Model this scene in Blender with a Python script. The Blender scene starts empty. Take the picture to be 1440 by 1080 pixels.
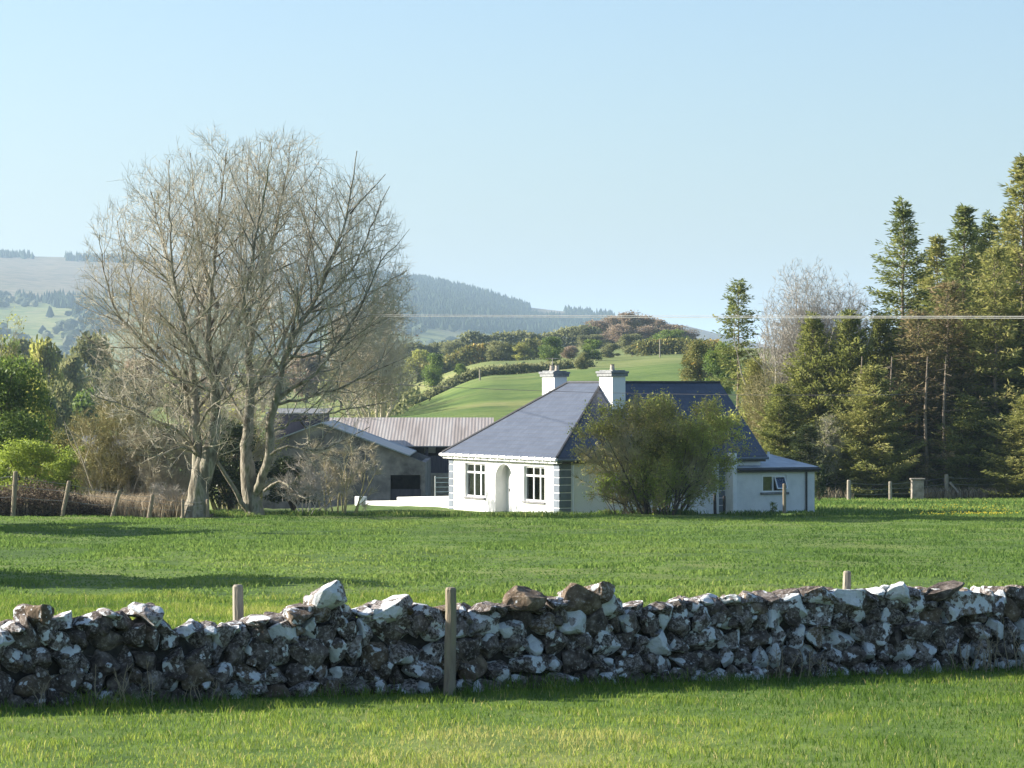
import bpy, bmesh, math, random
import numpy as np
from mathutils import Vector, Matrix, kdtree

# ------------------------------------------------------------------ camera, sky, sun
SC = bpy.context.scene
COL = SC.collection
F = 4500.0          # focal length in photo pixels (photo is 1440 wide)
HZ = 545.0          # photo row of the eye level
EYE = 5.75
cam_d = bpy.data.cameras.new('camera')
cam = bpy.data.objects.new('camera', cam_d); COL.objects.link(cam)
cam.location = (0, 0, EYE); cam.rotation_euler = (math.radians(90), 0, 0)
cam_d.sensor_width = 36.0; cam_d.lens = 36.0 * F / 1440.0
cam_d.shift_y = (HZ - 540.0) / 1440.0
cam_d.clip_start = 0.5; cam_d.clip_end = 60000
SC.camera = cam

SUN_EL = math.radians(23); SUN_AZ = math.radians(-77)      # azimuth clockwise from +Y
sdir = Vector((math.sin(SUN_AZ) * math.cos(SUN_EL), math.cos(SUN_AZ) * math.cos(SUN_EL), math.sin(SUN_EL)))
sun_d = bpy.data.lights.new('sun', 'SUN'); sun = bpy.data.objects.new('sun', sun_d); COL.objects.link(sun)
sun_d.energy = 5.0; sun_d.angle = math.radians(0.5); sun_d.color = (1.0, 0.93, 0.82)
sun.rotation_euler = (-sdir).to_track_quat('-Z', 'Y').to_euler(); sun.location = (-60, 60, 80)

world = bpy.data.worlds.new('World'); SC.world = world; world.use_nodes = True
wn = world.node_tree
bg = wn.nodes['Background']
sky = wn.nodes.new('ShaderNodeTexSky'); sky.sky_type = 'NISHITA'; sky.sun_disc = False
sky.sun_elevation = SUN_EL; sky.sun_rotation = SUN_AZ % (2 * math.pi)
sky.altitude = 0; sky.air_density = 1.0; sky.dust_density = 1.9; sky.ozone_density = 3.8
wn.links.new(sky.outputs[0], bg.inputs[0]); bg.inputs[1].default_value = 0.080
SC.view_settings.view_transform = 'Standard'; SC.view_settings.look = 'None'
SC.view_settings.exposure = 1.36; SC.view_settings.gamma = 1.0
SC.render.engine = 'CYCLES'
SC.cycles.max_bounces = 6; SC.cycles.transparent_max_bounces = 8
SC.cycles.diffuse_bounces = 3; SC.cycles.glossy_bounces = 2; SC.cycles.volume_bounces = 1
SC.cycles.use_denoising = True

# ------------------------------------------------------------------ helpers
def PX(x, Y): return (x - 720.0) * Y / F
def PZ(y, Y): return EYE + (HZ - y) * Y / F
def plane_z(Y): return 2.9 - 0.0197 * Y
def ss(a, b, x):
    t = np.clip((x - a) / (b - a), 0, 1); return t * t * (3 - 2 * t)

_nr = np.random.RandomState(5)
_NT = _nr.rand(8, 64, 64)
def vnoise(x, y, k=0):
    x = np.asarray(x, float); y = np.asarray(y, float)
    xi = np.floor(x).astype(int); yi = np.floor(y).astype(int)
    fx = x - xi; fy = y - yi; fx = fx * fx * (3 - 2 * fx); fy = fy * fy * (3 - 2 * fy)
    T = _NT[k % 8]
    a = T[xi & 63, yi & 63]; b = T[(xi + 1) & 63, yi & 63]; c = T[xi & 63, (yi + 1) & 63]; d = T[(xi + 1) & 63, (yi + 1) & 63]
    return (a * (1 - fx) + b * fx) * (1 - fy) + (c * (1 - fx) + d * fx) * fy
def fbm(x, y, o=4, k=0):
    s = 0; a = 0.5
    for i in range(o):
        s = s + a * (vnoise(x, y, k + i) - 0.5); x = x * 2.03 + 7.1; y = y * 2.03 + 3.7; a *= 0.5
    return s

def tag(o, label=None, cat=None, group=None, kind=None):
    if label: o['label'] = label
    if cat: o['category'] = cat
    if group: o['group'] = group
    if kind: o['kind'] = kind
    return o

def link(name, me, mat=None, parent=None):
    o = bpy.data.objects.new(name, me); COL.objects.link(o)
    if mat is not None and me is not None:
        me.materials.clear()
        for m in (mat if isinstance(mat, (list, tuple)) else [mat]): me.materials.append(m)
    if parent is not None: o.parent = parent
    return o

def thing(name, label, cat, loc=(0, 0, 0), rotz=0, group=None):
    o = bpy.data.objects.new(name, None); COL.objects.link(o)
    o.location = loc; o.rotation_euler = (0, 0, rotz); o.empty_display_size = 0.3
    return tag(o, label, cat, group)

def arr_mesh(name, V, Fa, attrs=None, smooth=False, matidx=None):
    """V (n,3); Fa list of int arrays (m,k)"""
    me = bpy.data.meshes.new(name)
    V = np.ascontiguousarray(V, dtype=np.float32)
    me.vertices.add(len(V)); me.vertices.foreach_set('co', V.ravel())
    if not isinstance(Fa, (list, tuple)): Fa = [Fa]
    Fa = [f for f in Fa if len(f)]
    nl = sum(f.size for f in Fa); npoly = sum(len(f) for f in Fa)
    me.loops.add(nl); me.polygons.add(npoly)
    me.loops.foreach_set('vertex_index', np.concatenate([f.ravel() for f in Fa]).astype(np.int32))
    starts = []; c = 0
    for f in Fa:
        starts.append(c + np.arange(len(f)) * f.shape[1]); c += f.size
    me.polygons.foreach_set('loop_start', np.concatenate(starts).astype(np.int32))
    if matidx is not None: me.polygons.foreach_set('material_index', np.asarray(matidx, dtype=np.int32))
    me.update(calc_edges=True)
    me.polygons.foreach_set('use_smooth', np.full(npoly, smooth, dtype=bool))
    if attrs:
        for k, v in attrs.items():
            a = me.attributes.new(k, 'FLOAT', 'POINT'); a.data.foreach_set('value', np.asarray(v, dtype=np.float32))
    return me

class MB:
    def __init__(s): s.v = []; s.f = []
    def poly(s, pts, faces):
        n = len(s.v); s.v += [tuple(p) for p in pts]; s.f += [tuple(i + n for i in f) for f in faces]; return s
    def box(s, x0, x1, y0, y1, z0, z1, M=None):
        p = [(x0, y0, z0), (x1, y0, z0), (x1, y1, z0), (x0, y1, z0), (x0, y0, z1), (x1, y0, z1), (x1, y1, z1), (x0, y1, z1)]
        if M is not None: p = [tuple(M @ Vector(q)) for q in p]
        return s.poly(p, [(0, 3, 2, 1), (4, 5, 6, 7), (0, 1, 5, 4), (1, 2, 6, 5), (2, 3, 7, 6), (3, 0, 4, 7)])
    def prism(s, poly, d0, d1, f):
        """extrude 2-D polygon; f(u,v,d) gives the point"""
        n = len(poly)
        p = [f(u, v, d0) for u, v in poly] + [f(u, v, d1) for u, v in poly]
        fs = [tuple(range(n))[::-1], tuple(range(n, 2 * n))] + [(i, (i + 1) % n, n + (i + 1) % n, n + i) for i in range(n)]
        return s.poly(p, fs)
    def tube(s, pts, rad, k=8, cap=True):
        pts = [Vector(p) for p in pts]; n = len(s.v)
        if not isinstance(rad, (list, tuple)): rad = [rad] * len(pts)
        for i, p in enumerate(pts):
            t = (pts[min(i + 1, len(pts) - 1)] - pts[max(i - 1, 0)]).normalized()
            r = Vector((0, 0, 1)) if abs(t.z) < .9 else Vector((1, 0, 0))
            u = t.cross(r).normalized(); w = t.cross(u)
            for j in range(k):
                a = 2 * math.pi * j / k; s.v.append(tuple(p + (u * math.cos(a) + w * math.sin(a)) * rad[i]))
        for i in range(len(pts) - 1):
            for j in range(k):
                s.f.append((n + i * k + j, n + i * k + (j + 1) % k, n + (i + 1) * k + (j + 1) % k, n + (i + 1) * k + j))
        if cap: s.f.append(tuple(n + j for j in range(k))[::-1]); s.f.append(tuple(n + (len(pts) - 1) * k + j for j in range(k)))
        return s
    def build(s, name, mat, parent=None, bevel=0, smooth=False):
        me = bpy.data.meshes.new(name); me.from_pydata(s.v, [], s.f); me.validate()
        bm = bmesh.new(); bm.from_mesh(me); bmesh.ops.recalc_face_normals(bm, faces=bm.faces)
        if bevel: bmesh.ops.bevel(bm, geom=list(bm.edges), offset=bevel, segments=1, affect='EDGES', clamp_overlap=True)
        bm.to_mesh(me); bm.free()
        if smooth: me.shade_smooth()
        return link(name, me, mat, parent)

# ------------------------------------------------------------------ materials
def newmat(name):
    m = bpy.data.materials.new(name); m.use_nodes = True
    return m, m.node_tree.nodes, m.node_tree.links, m.node_tree.nodes['Principled BSDF']
def ramp(N, stops, interp='LINEAR'):
    r = N.new('ShaderNodeValToRGB'); cr = r.color_ramp; cr.interpolation = interp
    while len(cr.elements) < len(stops): cr.elements.new(0.5)
    for e, (p, c) in zip(cr.elements, stops):
        e.position = p; e.color = (c[0], c[1], c[2], 1)
    return r
def mat_noise(name, stops, scale=4, rough=.8, bump=.3, detail=6, stretch=(1, 1, 1), spec=.3, bscale=None, attr=None, dist=0.02):
    m, N, L, P = newmat(name)
    tc = N.new('ShaderNodeTexCoord'); mp = N.new('ShaderNodeMapping'); mp.inputs['Scale'].default_value = stretch
    nz = N.new('ShaderNodeTexNoise'); nz.inputs['Scale'].default_value = scale; nz.inputs['Detail'].default_value = detail
    nz.inputs['Roughness'].default_value = .62
    L.new(tc.outputs['Object'], mp.inputs[0]); L.new(mp.outputs[0], nz.inputs[0])
    r = ramp(N, stops); L.new(nz.outputs[0], r.inputs[0]); L.new(r.outputs[0], P.inputs['Base Color'])
    P.inputs['Roughness'].default_value = rough; P.inputs['Specular IOR Level'].default_value = spec
    if bump:
        n2 = N.new('ShaderNodeTexNoise'); n2.inputs['Scale'].default_value = bscale or scale * 3; n2.inputs['Detail'].default_value = 5
        L.new(mp.outputs[0], n2.inputs[0])
        b = N.new('ShaderNodeBump'); b.inputs['Strength'].default_value = bump; b.inputs['Distance'].default_value = dist
        L.new(n2.outputs[0], b.inputs['Height']); L.new(b.outputs[0], P.inputs['Normal'])
    return m
def mat_leaf(name, stops, transl=.35, rough=.6, spec=.25, tfac=1.3):
    m, N, L, P = newmat(name)
    at = N.new('ShaderNodeAttribute'); at.attribute_name = 'tint'
    r = ramp(N, stops); L.new(at.outputs['Fac'], r.inputs[0]); L.new(r.outputs[0], P.inputs['Base Color'])
    P.inputs['Roughness'].default_value = rough; P.inputs['Specular IOR Level'].default_value = spec
    t = N.new('ShaderNodeBsdfTranslucent'); hs = N.new('ShaderNodeHueSaturation'); hs.inputs['Value'].default_value = tfac
    hs.inputs['Hue'].default_value = .49
    L.new(r.outputs[0], hs.inputs['Color']); L.new(hs.outputs[0], t.inputs[0])
    mx = N.new('ShaderNodeMixShader'); mx.inputs[0].default_value = transl
    L.new(P.outputs[0], mx.inputs[1]); L.new(t.outputs[0], mx.inputs[2])
    L.new(mx.outputs[0], N['Material Output'].inputs[0])
    return m

M = {}
M['blade'] = mat_leaf('grass_blade', [(0, (.055, .115, .022)), (.4, (.13, .215, .035)), (.75, (.25, .31, .055)), (1, (.42, .37, .16))], .5, .85, .08)
M['field_blade'] = mat_leaf('field_blade', [(0, (.05, .10, .026)), (.4, (.10, .178, .04)), (.8, (.175, .25, .06)), (1, (.28, .29, .10))], .5, .85, .08)
M['bark_pale'] = mat_noise('bark_pale', [(.32, (.07, .06, .045)), (.44, (.16, .14, .10)), (.54, (.31, .28, .22)), (.64, (.15, .15, .075))], 2.6, .9, 1, 10, (1, 1, .35), bscale=7, dist=.09)
M['twig_tan'] = mat_noise('twig_tan', [(.3, (.37, .34, .22)), (.5, (.50, .45, .34)), (.7, (.57, .52, .44))], .5, .85, 0)
M['twig_grey'] = mat_noise('twig_grey', [(.3, (.31, .28, .23)), (.6, (.44, .41, .36))], .5, .85, 0)
M['twig_olive'] = mat_noise('twig_olive', [(.3, (.24, .23, .09)), (.6, (.40, .35, .18))], .5, .85, 0)
M['bark_dark'] = mat_noise('bark_dark', [(.3, (.05, .04, .03)), (.6, (.13, .10, .075))], 3, .9, .5)
M['bark_conifer'] = mat_noise('bark_conifer', [(.3, (.12, .09, .065)), (.6, (.30, .24, .18))], 2, .9, .5)
M['spruce'] = mat_leaf('spruce_needles', [(0, (.055, .075, .028)), (.5, (.135, .175, .05)), (1, (.25, .27, .08))], .45, .6)
M['spruce_yellow'] = mat_leaf('spruce_needles_yellow', [(0, (.09, .105, .034)), (.5, (.22, .24, .065)), (1, (.36, .34, .12))], .45, .6)
M['spruce_brown'] = mat_leaf('spruce_needles_brown', [(0, (.09, .09, .04)), (.5, (.20, .19, .075)), (.8, (.28, .22, .11)), (1, (.36, .27, .15))], .45, .7)
M['cypress'] = mat_leaf('cypress_leaves', [(0, (.065, .08, .028)), (.5, (.165, .195, .05)), (1, (.30, .31, .09))], .45, .6)
M['willow'] = mat_leaf('willow_leaves', [(0, (.16, .15, .06)), (.5, (.28, .30, .08)), (1, (.42, .46, .12))], .6, .7, .1)
M['fresh'] = mat_leaf('fresh_leaves', [(0, (.045, .08, .02)), (.5, (.13, .20, .04)), (1, (.25, .32, .07))], .4, .55)
M['bright'] = mat_leaf('bright_leaves', [(0, (.14, .20, .03)), (.5, (.26, .35, .05)), (1, (.40, .46, .10))], .4, .55)
M['greygreen'] = mat_leaf('grey_green_leaves', [(0, (.10, .11, .05)), (.5, (.20, .215, .09)), (1, (.32, .32, .15))], .45, .7)
M['brownwood'] = mat_leaf('budding_twigs', [(0, (.15, .115, .08)), (.5, (.27, .21, .145)), (1, (.38, .31, .21))], .45, .8)
M['darkgreen'] = mat_leaf('dark_evergreen', [(0, (.018, .03, .012)), (.5, (.05, .075, .024)), (1, (.12, .145, .05))], .2, .5)
M['gorse'] = mat_leaf('gorse', [(0, (.09, .11, .03)), (.65, (.22, .22, .06)), (.93, (.40, .30, .08)), (1, (.5, .33, .06))], .25, .7)
M['dry'] = mat_leaf('dry_stems', [(0, (.16, .125, .08)), (.5, (.36, .30, .20)), (1, (.54, .47, .34))], .35, .8)
M['bramble'] = mat_leaf('bramble', [(0, (.04, .03, .022)), (.5, (.11, .08, .055)), (1, (.20, .16, .10))], .2, .8)
M['far_wood'] = mat_leaf('far_wood', [(0, (.03, .045, .025)), (.5, (.06, .08, .035)), (1, (.13, .13, .07))], .1, .9)
M['far_conifer'] = mat_leaf('far_conifer', [(0, (.012, .025, .015)), (1, (.035, .06, .025))], .05, .9)
M['post'] = mat_noise('post_wood', [(.3, (.16, .12, .085)), (.5, (.27, .22, .16)), (.72, (.24, .23, .13))], 5, .85, .6, 8, (3, 3, .5), bscale=14)
M['post_grey'] = mat_noise('post_grey', [(.3, (.20, .17, .13)), (.6, (.36, .32, .25))], 5, .85, .5, 8, (3, 3, .5), bscale=14)
M['wire'] = mat_noise('wire', [(.4, (.25, .24, .23)), (.6, (.35, .34, .32))], 3, .5, 0)
M['cable_pale'] = mat_noise('cable_pale', [(.4, (.20, .20, .19)), (.6, (.25, .25, .24))], 1, .4, 0)
M['cable_dark'] = mat_noise('cable_dark', [(.4, (.05, .05, .06)), (.6, (.08, .08, .09))], 1, .6, 0)
M['render'] = mat_noise('white_render', [(.3, (.66, .67, .66)), (.45, (.79, .79, .78)), (.7, (.85, .85, .84))], .8, .9, .35, 7, bscale=40, dist=.006)
M['render_old'] = mat_noise('white_render_annex', [(.25, (.60, .61, .60)), (.5, (.73, .73, .71)), (.7, (.78, .78, .77))], 1.5, .9, .35, 7, bscale=40, dist=.006)
M['quoin'] = mat_noise('quoin_paint', [(.3, (.11, .13, .16)), (.6, (.17, .20, .24))], 2, .75, .3, bscale=30, dist=.005)
M['upvc'] = mat_noise('upvc', [(.4, (.80, .81, .82)), (.6, (.85, .85, .85))], 1, .35, 0, spec=.5)
M['gutter'] = mat_noise('gutter_white', [(.4, (.72, .73, .74)), (.6, (.82, .82, .82))], 3, .4, 0, spec=.5)
M['black'] = mat_noise('black_trim', [(.4, (.02, .02, .022)), (.6, (.035, .035, .04))], 3, .45, 0, spec=.5)
M['sill'] = mat_noise('sill_grey', [(.4, (.16, .16, .17)), (.6, (.25, .25, .25))], 6, .8, .2)
M['cap'] = mat_noise('chimney_cap', [(.35, (.17, .18, .19)), (.65, (.30, .31, .31))], 4, .85, .4)
M['lead'] = mat_noise('ridge_tile', [(.35, (.035, .037, .045)), (.65, (.06, .062, .07))], 4, .7, .3)
M['pot'] = mat_noise('pot', [(.4, (.35, .30, .24)), (.6, (.5, .45, .38))], 6, .8, .2)
M['curtain'] = mat_noise('curtain', [(.4, (.78, .76, .70)), (.6, (.86, .84, .79))], 3, .95, .4, stretch=(8, 8, .3), bscale=5)
M['door'] = mat_noise('door_paint', [(.4, (.76, .77, .78)), (.6, (.82, .82, .83))], 2, .4, 0)
M['interior'] = mat_noise('interior', [(.4, (.30, .29, .27)), (.6, (.42, .41, .38))], 2, .9, 0)
M['concrete'] = mat_noise('concrete', [(.3, (.19, .18, .17)), (.5, (.27, .26, .25)), (.7, (.34, .33, .31))], 1.4, .9, .4, 8, bscale=20)
M['barn_block'] = mat_noise('barn_block', [(.32, (.09, .08, .075)), (.5, (.19, .17, .155)), (.66, (.30, .27, .24))], 1.1, .9, .4, 8, bscale=12)
M['barn_dark'] = mat_noise('dark_cladding', [(.3, (.045, .04, .05)), (.6, (.085, .075, .09))], 2, .8, .3, stretch=(6, 6, .5))
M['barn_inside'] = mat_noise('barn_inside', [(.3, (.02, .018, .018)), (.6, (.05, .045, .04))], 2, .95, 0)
M['tan_stone'] = mat_noise('tan_stone', [(.3, (.20, .15, .10)), (.5, (.33, .27, .19)), (.7, (.42, .36, .28))], 2.2, .95, .6, 8, bscale=6, dist=.05)
M['pillar'] = mat_noise('pillar_stone', [(.3, (.17, .145, .12)), (.5, (.28, .25, .21)), (.7, (.36, .33, .29))], 3, .95, .6, 8, bscale=9, dist=.04)
M['grey_gate'] = mat_noise('gate_metal', [(.4, (.55, .55, .52)), (.6, (.66, .66, .63))], 2, .5, 0)
M['pale_grey'] = mat_noise('pale_grey_block', [(.3, (.3, .29, .27)), (.6, (.6, .59, .56))], 5, .9, .5)

def mat_sheet(name, stops, period=.15, rough=.55, ax=0):
    """corrugated sheet: ribs across object axis ax, streaks running down the slope"""
    m, N, L, P = newmat(name)
    tc = N.new('ShaderNodeTexCoord'); mp = N.new('ShaderNodeMapping')
    sc = [.12, .12, .12]; sc[ax] = 1.6; mp.inputs['Scale'].default_value = sc
    nz = N.new('ShaderNodeTexNoise'); nz.inputs['Scale'].default_value = 1.3; nz.inputs['Detail'].default_value = 7
    L.new(tc.outputs['Object'], mp.inputs[0]); L.new(mp.outputs[0], nz.inputs[0])
    r = ramp(N, stops); L.new(nz.outputs[0], r.inputs[0]); L.new(r.outputs[0], P.inputs['Base Color'])
    P.inputs['Roughness'].default_value = rough
    wv = N.new('ShaderNodeTexWave'); wv.bands_direction = 'XYZ'[ax]; wv.inputs['Scale'].default_value = .314 / period
    L.new(tc.outputs['Object'], wv.inputs[0])
    b = N.new('ShaderNodeBump'); b.inputs['Strength'].default_value = .35; b.inputs['Distance'].default_value = .03
    L.new(wv.outputs['Fac'], b.inputs['Height']); L.new(b.outputs[0], P.inputs['Normal'])
    return m
M['rust_sheet'] = mat_sheet('rusty_sheet', [(.3, (.25, .215, .19)), (.45, (.32, .28, .255)), (.6, (.37, .345, .32)), (.75, (.35, .30, .26))], .2, .8)
M['grey_sheet'] = mat_sheet('grey_sheet', [(.3, (.17, .19, .20)), (.5, (.28, .31, .32)), (.7, (.36, .38, .39))], .3, .6, 1)
M['felt'] = mat_noise('felt_roof', [(.3, (.24, .26, .28)), (.5, (.38, .41, .44)), (.7, (.50, .53, .56))], 1.5, .5, .25, 7, (1, .4, 1))
M['old_slate'] = mat_noise('old_slate', [(.3, (.12, .125, .13)), (.6, (.24, .245, .25))], 1.2, .8, .3)

def mat_slate():
    m, N, L, P = newmat('slate_roof')
    uv = N.new('ShaderNodeUVMap'); uv.uv_map = 'UVMap'
    br = N.new('ShaderNodeTexBrick'); br.inputs['Scale'].default_value = 1.0
    br.inputs['Brick Width'].default_value = .33; br.inputs['Row Height'].default_value = .28; br.inputs['Mortar Size'].default_value = .012
    br.inputs['Color1'].default_value = (.062, .078, .112, 1); br.inputs['Color2'].default_value = (.078, .096, .134, 1); br.inputs['Mortar'].default_value = (.05, .055, .07, 1)
    L.new(uv.outputs[0], br.inputs[0])
    nz = N.new('ShaderNodeTexNoise'); nz.inputs['Scale'].default_value = 1.6; nz.inputs['Detail'].default_value = 6
    mp = N.new('ShaderNodeMapping'); mp.inputs['Scale'].default_value = (.35, 1.6, 1); L.new(uv.outputs[0], mp.inputs[0]); L.new(mp.outputs[0], nz.inputs[0])
    r = ramp(N, [(.3, (.90, .90, .91)), (.7, (1.10, 1.10, 1.09))]); L.new(nz.outputs[0], r.inputs[0])
    mx = N.new('ShaderNodeMix'); mx.data_type = 'RGBA'; mx.blend_type = 'MULTIPLY'; mx.inputs[0].default_value = 1
    L.new(br.outputs['Color'], mx.inputs[6]); L.new(r.outputs[0], mx.inputs[7]); L.new(mx.outputs[2], P.inputs['Base Color'])
    P.inputs['Roughness'].default_value = .55; P.inputs['Specular IOR Level'].default_value = .4
    b = N.new('ShaderNodeBump'); b.inputs['Strength'].default_value = .5; b.inputs['Distance'].default_value = .015; b.invert = True
    L.new(br.outputs['Fac'], b.inputs['Height']); L.new(b.outputs[0], P.inputs['Normal'])
    return m
M['slate'] = mat_slate()

def mat_glass(name, tint=(.8, .84, .86)):
    m, N, L, P = newmat(name)
    g = N.new('ShaderNodeBsdfGlossy'); g.inputs['Roughness'].default_value = .03; g.inputs['Color'].default_value = (.9, .95, 1, 1)
    t = N.new('ShaderNodeBsdfTransparent'); t.inputs[0].default_value = (*tint, 1)
    fr = N.new('ShaderNodeFresnel'); fr.inputs[0].default_value = 1.6
    mx = N.new('ShaderNodeMixShader'); L.new(fr.outputs[0], mx.inputs[0]); L.new(t.outputs[0], mx.inputs[1]); L.new(g.outputs[0], mx.inputs[2])
    L.new(mx.outputs[0], N['Material Output'].inputs[0]); return m
M['glass'] = mat_glass('window_glass')

def mat_rock():
    m, N, L, P = newmat('wall_stone')
    tc = N.new('ShaderNodeTexCoord')
    rn = N.new('ShaderNodeAttribute'); rn.attribute_name = 'rnd'
    li = N.new('ShaderNodeAttribute'); li.attribute_name = 'lichen'
    off = N.new('ShaderNodeVectorMath'); off.operation = 'ADD'
    cm = N.new('ShaderNodeCombineXYZ'); ml = N.new('ShaderNodeMath'); ml.operation = 'MULTIPLY'; ml.inputs[1].default_value = 37.0
    L.new(rn.outputs['Fac'], ml.inputs[0]); L.new(ml.outputs[0], cm.inputs[0]); L.new(ml.outputs[0], cm.inputs[1])
    L.new(tc.outputs['Object'], off.inputs[0]); L.new(cm.outputs[0], off.inputs[1])
    n1 = N.new('ShaderNodeTexNoise'); n1.inputs['Scale'].default_value = 6; n1.inputs['Detail'].default_value = 9; n1.inputs['Roughness'].default_value = .7
    L.new(off.outputs[0], n1.inputs[0])
    base = ramp(N, [(.3, (.022, .017, .014)), (.43, (.082, .064, .053)), (.55, (.175, .142, .118)), (.66, (.34, .295, .26))])
    L.new(n1.outputs[0], base.inputs[0])
    # warm brown stones
    warm = ramp(N, [(.3, (.06, .042, .03)), (.5, (.17, .125, .085)), (.7, (.36, .29, .21))]); L.new(n1.outputs[0], warm.inputs[0])
    wsel = N.new('ShaderNodeMath'); wsel.operation = 'GREATER_THAN'; wsel.inputs[1].default_value = .86; L.new(rn.outputs['Fac'], wsel.inputs[0])
    mw = N.new('ShaderNodeMix'); mw.data_type = 'RGBA'; L.new(wsel.outputs[0], mw.inputs[0]); L.new(base.outputs[0], mw.inputs[6]); L.new(warm.outputs[0], mw.inputs[7])
    # speckle lichen
    n2 = N.new('ShaderNodeTexNoise'); n2.inputs['Scale'].default_value = 24; n2.inputs['Detail'].default_value = 8; n2.inputs['Roughness'].default_value = .75
    L.new(off.outputs[0], n2.inputs[0])
    a1 = N.new('ShaderNodeMath'); a1.operation = 'MULTIPLY_ADD'; a1.inputs[1].default_value = .18; L.new(li.outputs['Fac'], a1.inputs[0]); L.new(n2.outputs[0], a1.inputs[2])
    r2 = ramp(N, [(.60, (0, 0, 0)), (.68, (1, 1, 1))]); L.new(a1.outputs[0], r2.inputs[0])
    m2 = N.new('ShaderNodeMix'); m2.data_type = 'RGBA'; m2.inputs[7].default_value = (.42, .385, .365, 1)
    L.new(r2.outputs[0], m2.inputs[0]); L.new(mw.outputs[2], m2.inputs[6])
    # big white crust patches
    n3 = N.new('ShaderNodeTexNoise'); n3.inputs['Scale'].default_value = 4.8; n3.inputs['Detail'].default_value = 4; n3.inputs['Roughness'].default_value = .55
    o3 = N.new('ShaderNodeVectorMath'); o3.operation = 'ADD'; o3.inputs[1].default_value = (11, 5, 3); L.new(off.outputs[0], o3.inputs[0]); L.new(o3.outputs[0], n3.inputs[0])
    a3 = N.new('ShaderNodeMath'); a3.operation = 'MULTIPLY_ADD'; a3.inputs[1].default_value = .27; L.new(li.outputs['Fac'], a3.inputs[0]); L.new(n3.outputs[0], a3.inputs[2])
    r3 = ramp(N, [(.70, (0, 0, 0)), (.72, (1, 1, 1))]); L.new(a3.outputs[0], r3.inputs[0])
    n4 = ramp(N, [(.3, (.62, .645, .65)), (.6, (.80, .82, .82))]); L.new(n2.outputs[0], n4.inputs[0])
    m3 = N.new('ShaderNodeMix'); m3.data_type = 'RGBA'; L.new(r3.outputs[0], m3.inputs[0]); L.new(m2.outputs[2], m3.inputs[6]); L.new(n4.outputs[0], m3.inputs[7])
    L.new(m3.outputs[2], P.inputs['Base Color'])
    P.inputs['Roughness'].default_value = .92; P.inputs['Specular IOR Level'].default_value = .2
    b = N.new('ShaderNodeBump'); b.inputs['Strength'].default_value = 1.0; b.inputs['Distance'].default_value = .05
    L.new(n1.outputs[0], b.inputs['Height'])
    b2 = N.new('ShaderNodeBump'); b2.inputs['Strength'].default_value = .6; b2.inputs['Distance'].default_value = .015
    L.new(n2.outputs[0], b2.inputs['Height']); L.new(b.outputs[0], b2.inputs['Normal']); L.new(b2.outputs[0], P.inputs['Normal'])
    return m
M['rock'] = mat_rock()

def mat_ground():
    m, N, L, P = newmat('ground_grass')
    tc = N.new('ShaderNodeTexCoord'); z = N.new('ShaderNodeAttribute'); z.attribute_name = 'zone'
    n1 = N.new('ShaderNodeTexNoise'); n1.inputs['Scale'].default_value = .9; n1.inputs['Detail'].default_value = 9; n1.inputs['Roughness'].default_value = .7
    n2 = N.new('ShaderNodeTexNoise'); n2.inputs['Scale'].default_value = .05; n2.inputs['Detail'].default_value = 6
    L.new(tc.outputs['Object'], n1.inputs[0]); L.new(tc.outputs['Object'], n2.inputs[0])
    ad = N.new('ShaderNodeMath'); ad.operation = 'ADD'; L.new(n1.outputs[0], ad.inputs[0]); L.new(n2.outputs[0], ad.inputs[1])
    hf = N.new('ShaderNodeMath'); hf.operation = 'MULTIPLY'; hf.inputs[1].default_value = .5; L.new(ad.outputs[0], hf.inputs[0])
    lush = ramp(N, [(.38, (.05, .095, .02)), (.5, (.095, .155, .03)), (.6, (.16, .21, .05))]); L.new(hf.outputs[0], lush.inputs[0])
    rough = ramp(N, [(.36, (.10, .13, .04)), (.5, (.20, .22, .065)), (.62, (.30, .27, .12))]); L.new(hf.outputs[0], rough.inputs[0])
    moor = ramp(N, [(.36, (.07, .08, .035)), (.5, (.17, .135, .08)), (.62, (.27, .21, .14))]); L.new(hf.outputs[0], moor.inputs[0])
    ma = N.new('ShaderNodeMix'); ma.data_type = 'RGBA'; mb = N.new('ShaderNodeMix'); mb.data_type = 'RGBA'
    c1 = N.new('ShaderNodeMapRange'); c1.inputs[1].default_value = 0; c1.inputs[2].default_value = 1; L.new(z.outputs['Fac'], c1.inputs[0])
    c2 = N.new('ShaderNodeMapRange'); c2.inputs[1].default_value = 1; c2.inputs[2].default_value = 2; L.new(z.outputs['Fac'], c2.inputs[0])
    L.new(c1.outputs[0], ma.inputs[0]); L.new(lush.outputs[0], ma.inputs[6]); L.new(rough.outputs[0], ma.inputs[7])
    L.new(c2.outputs[0], mb.inputs[0]); L.new(ma.outputs[2], mb.inputs[6]); L.new(moor.outputs[0], mb.inputs[7])
    L.new(mb.outputs[2], P.inputs['Base Color']); P.inputs['Roughness'].default_value = .9; P.inputs['Specular IOR Level'].default_value = .15
    b = N.new('ShaderNodeBump'); b.inputs['Strength'].default_value = .8; b.inputs['Distance'].default_value = .12
    L.new(n1.outputs[0], b.inputs['Height']); L.new(b.outputs[0], P.inputs['Normal'])
    return m
M['ground'] = mat_ground()

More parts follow.
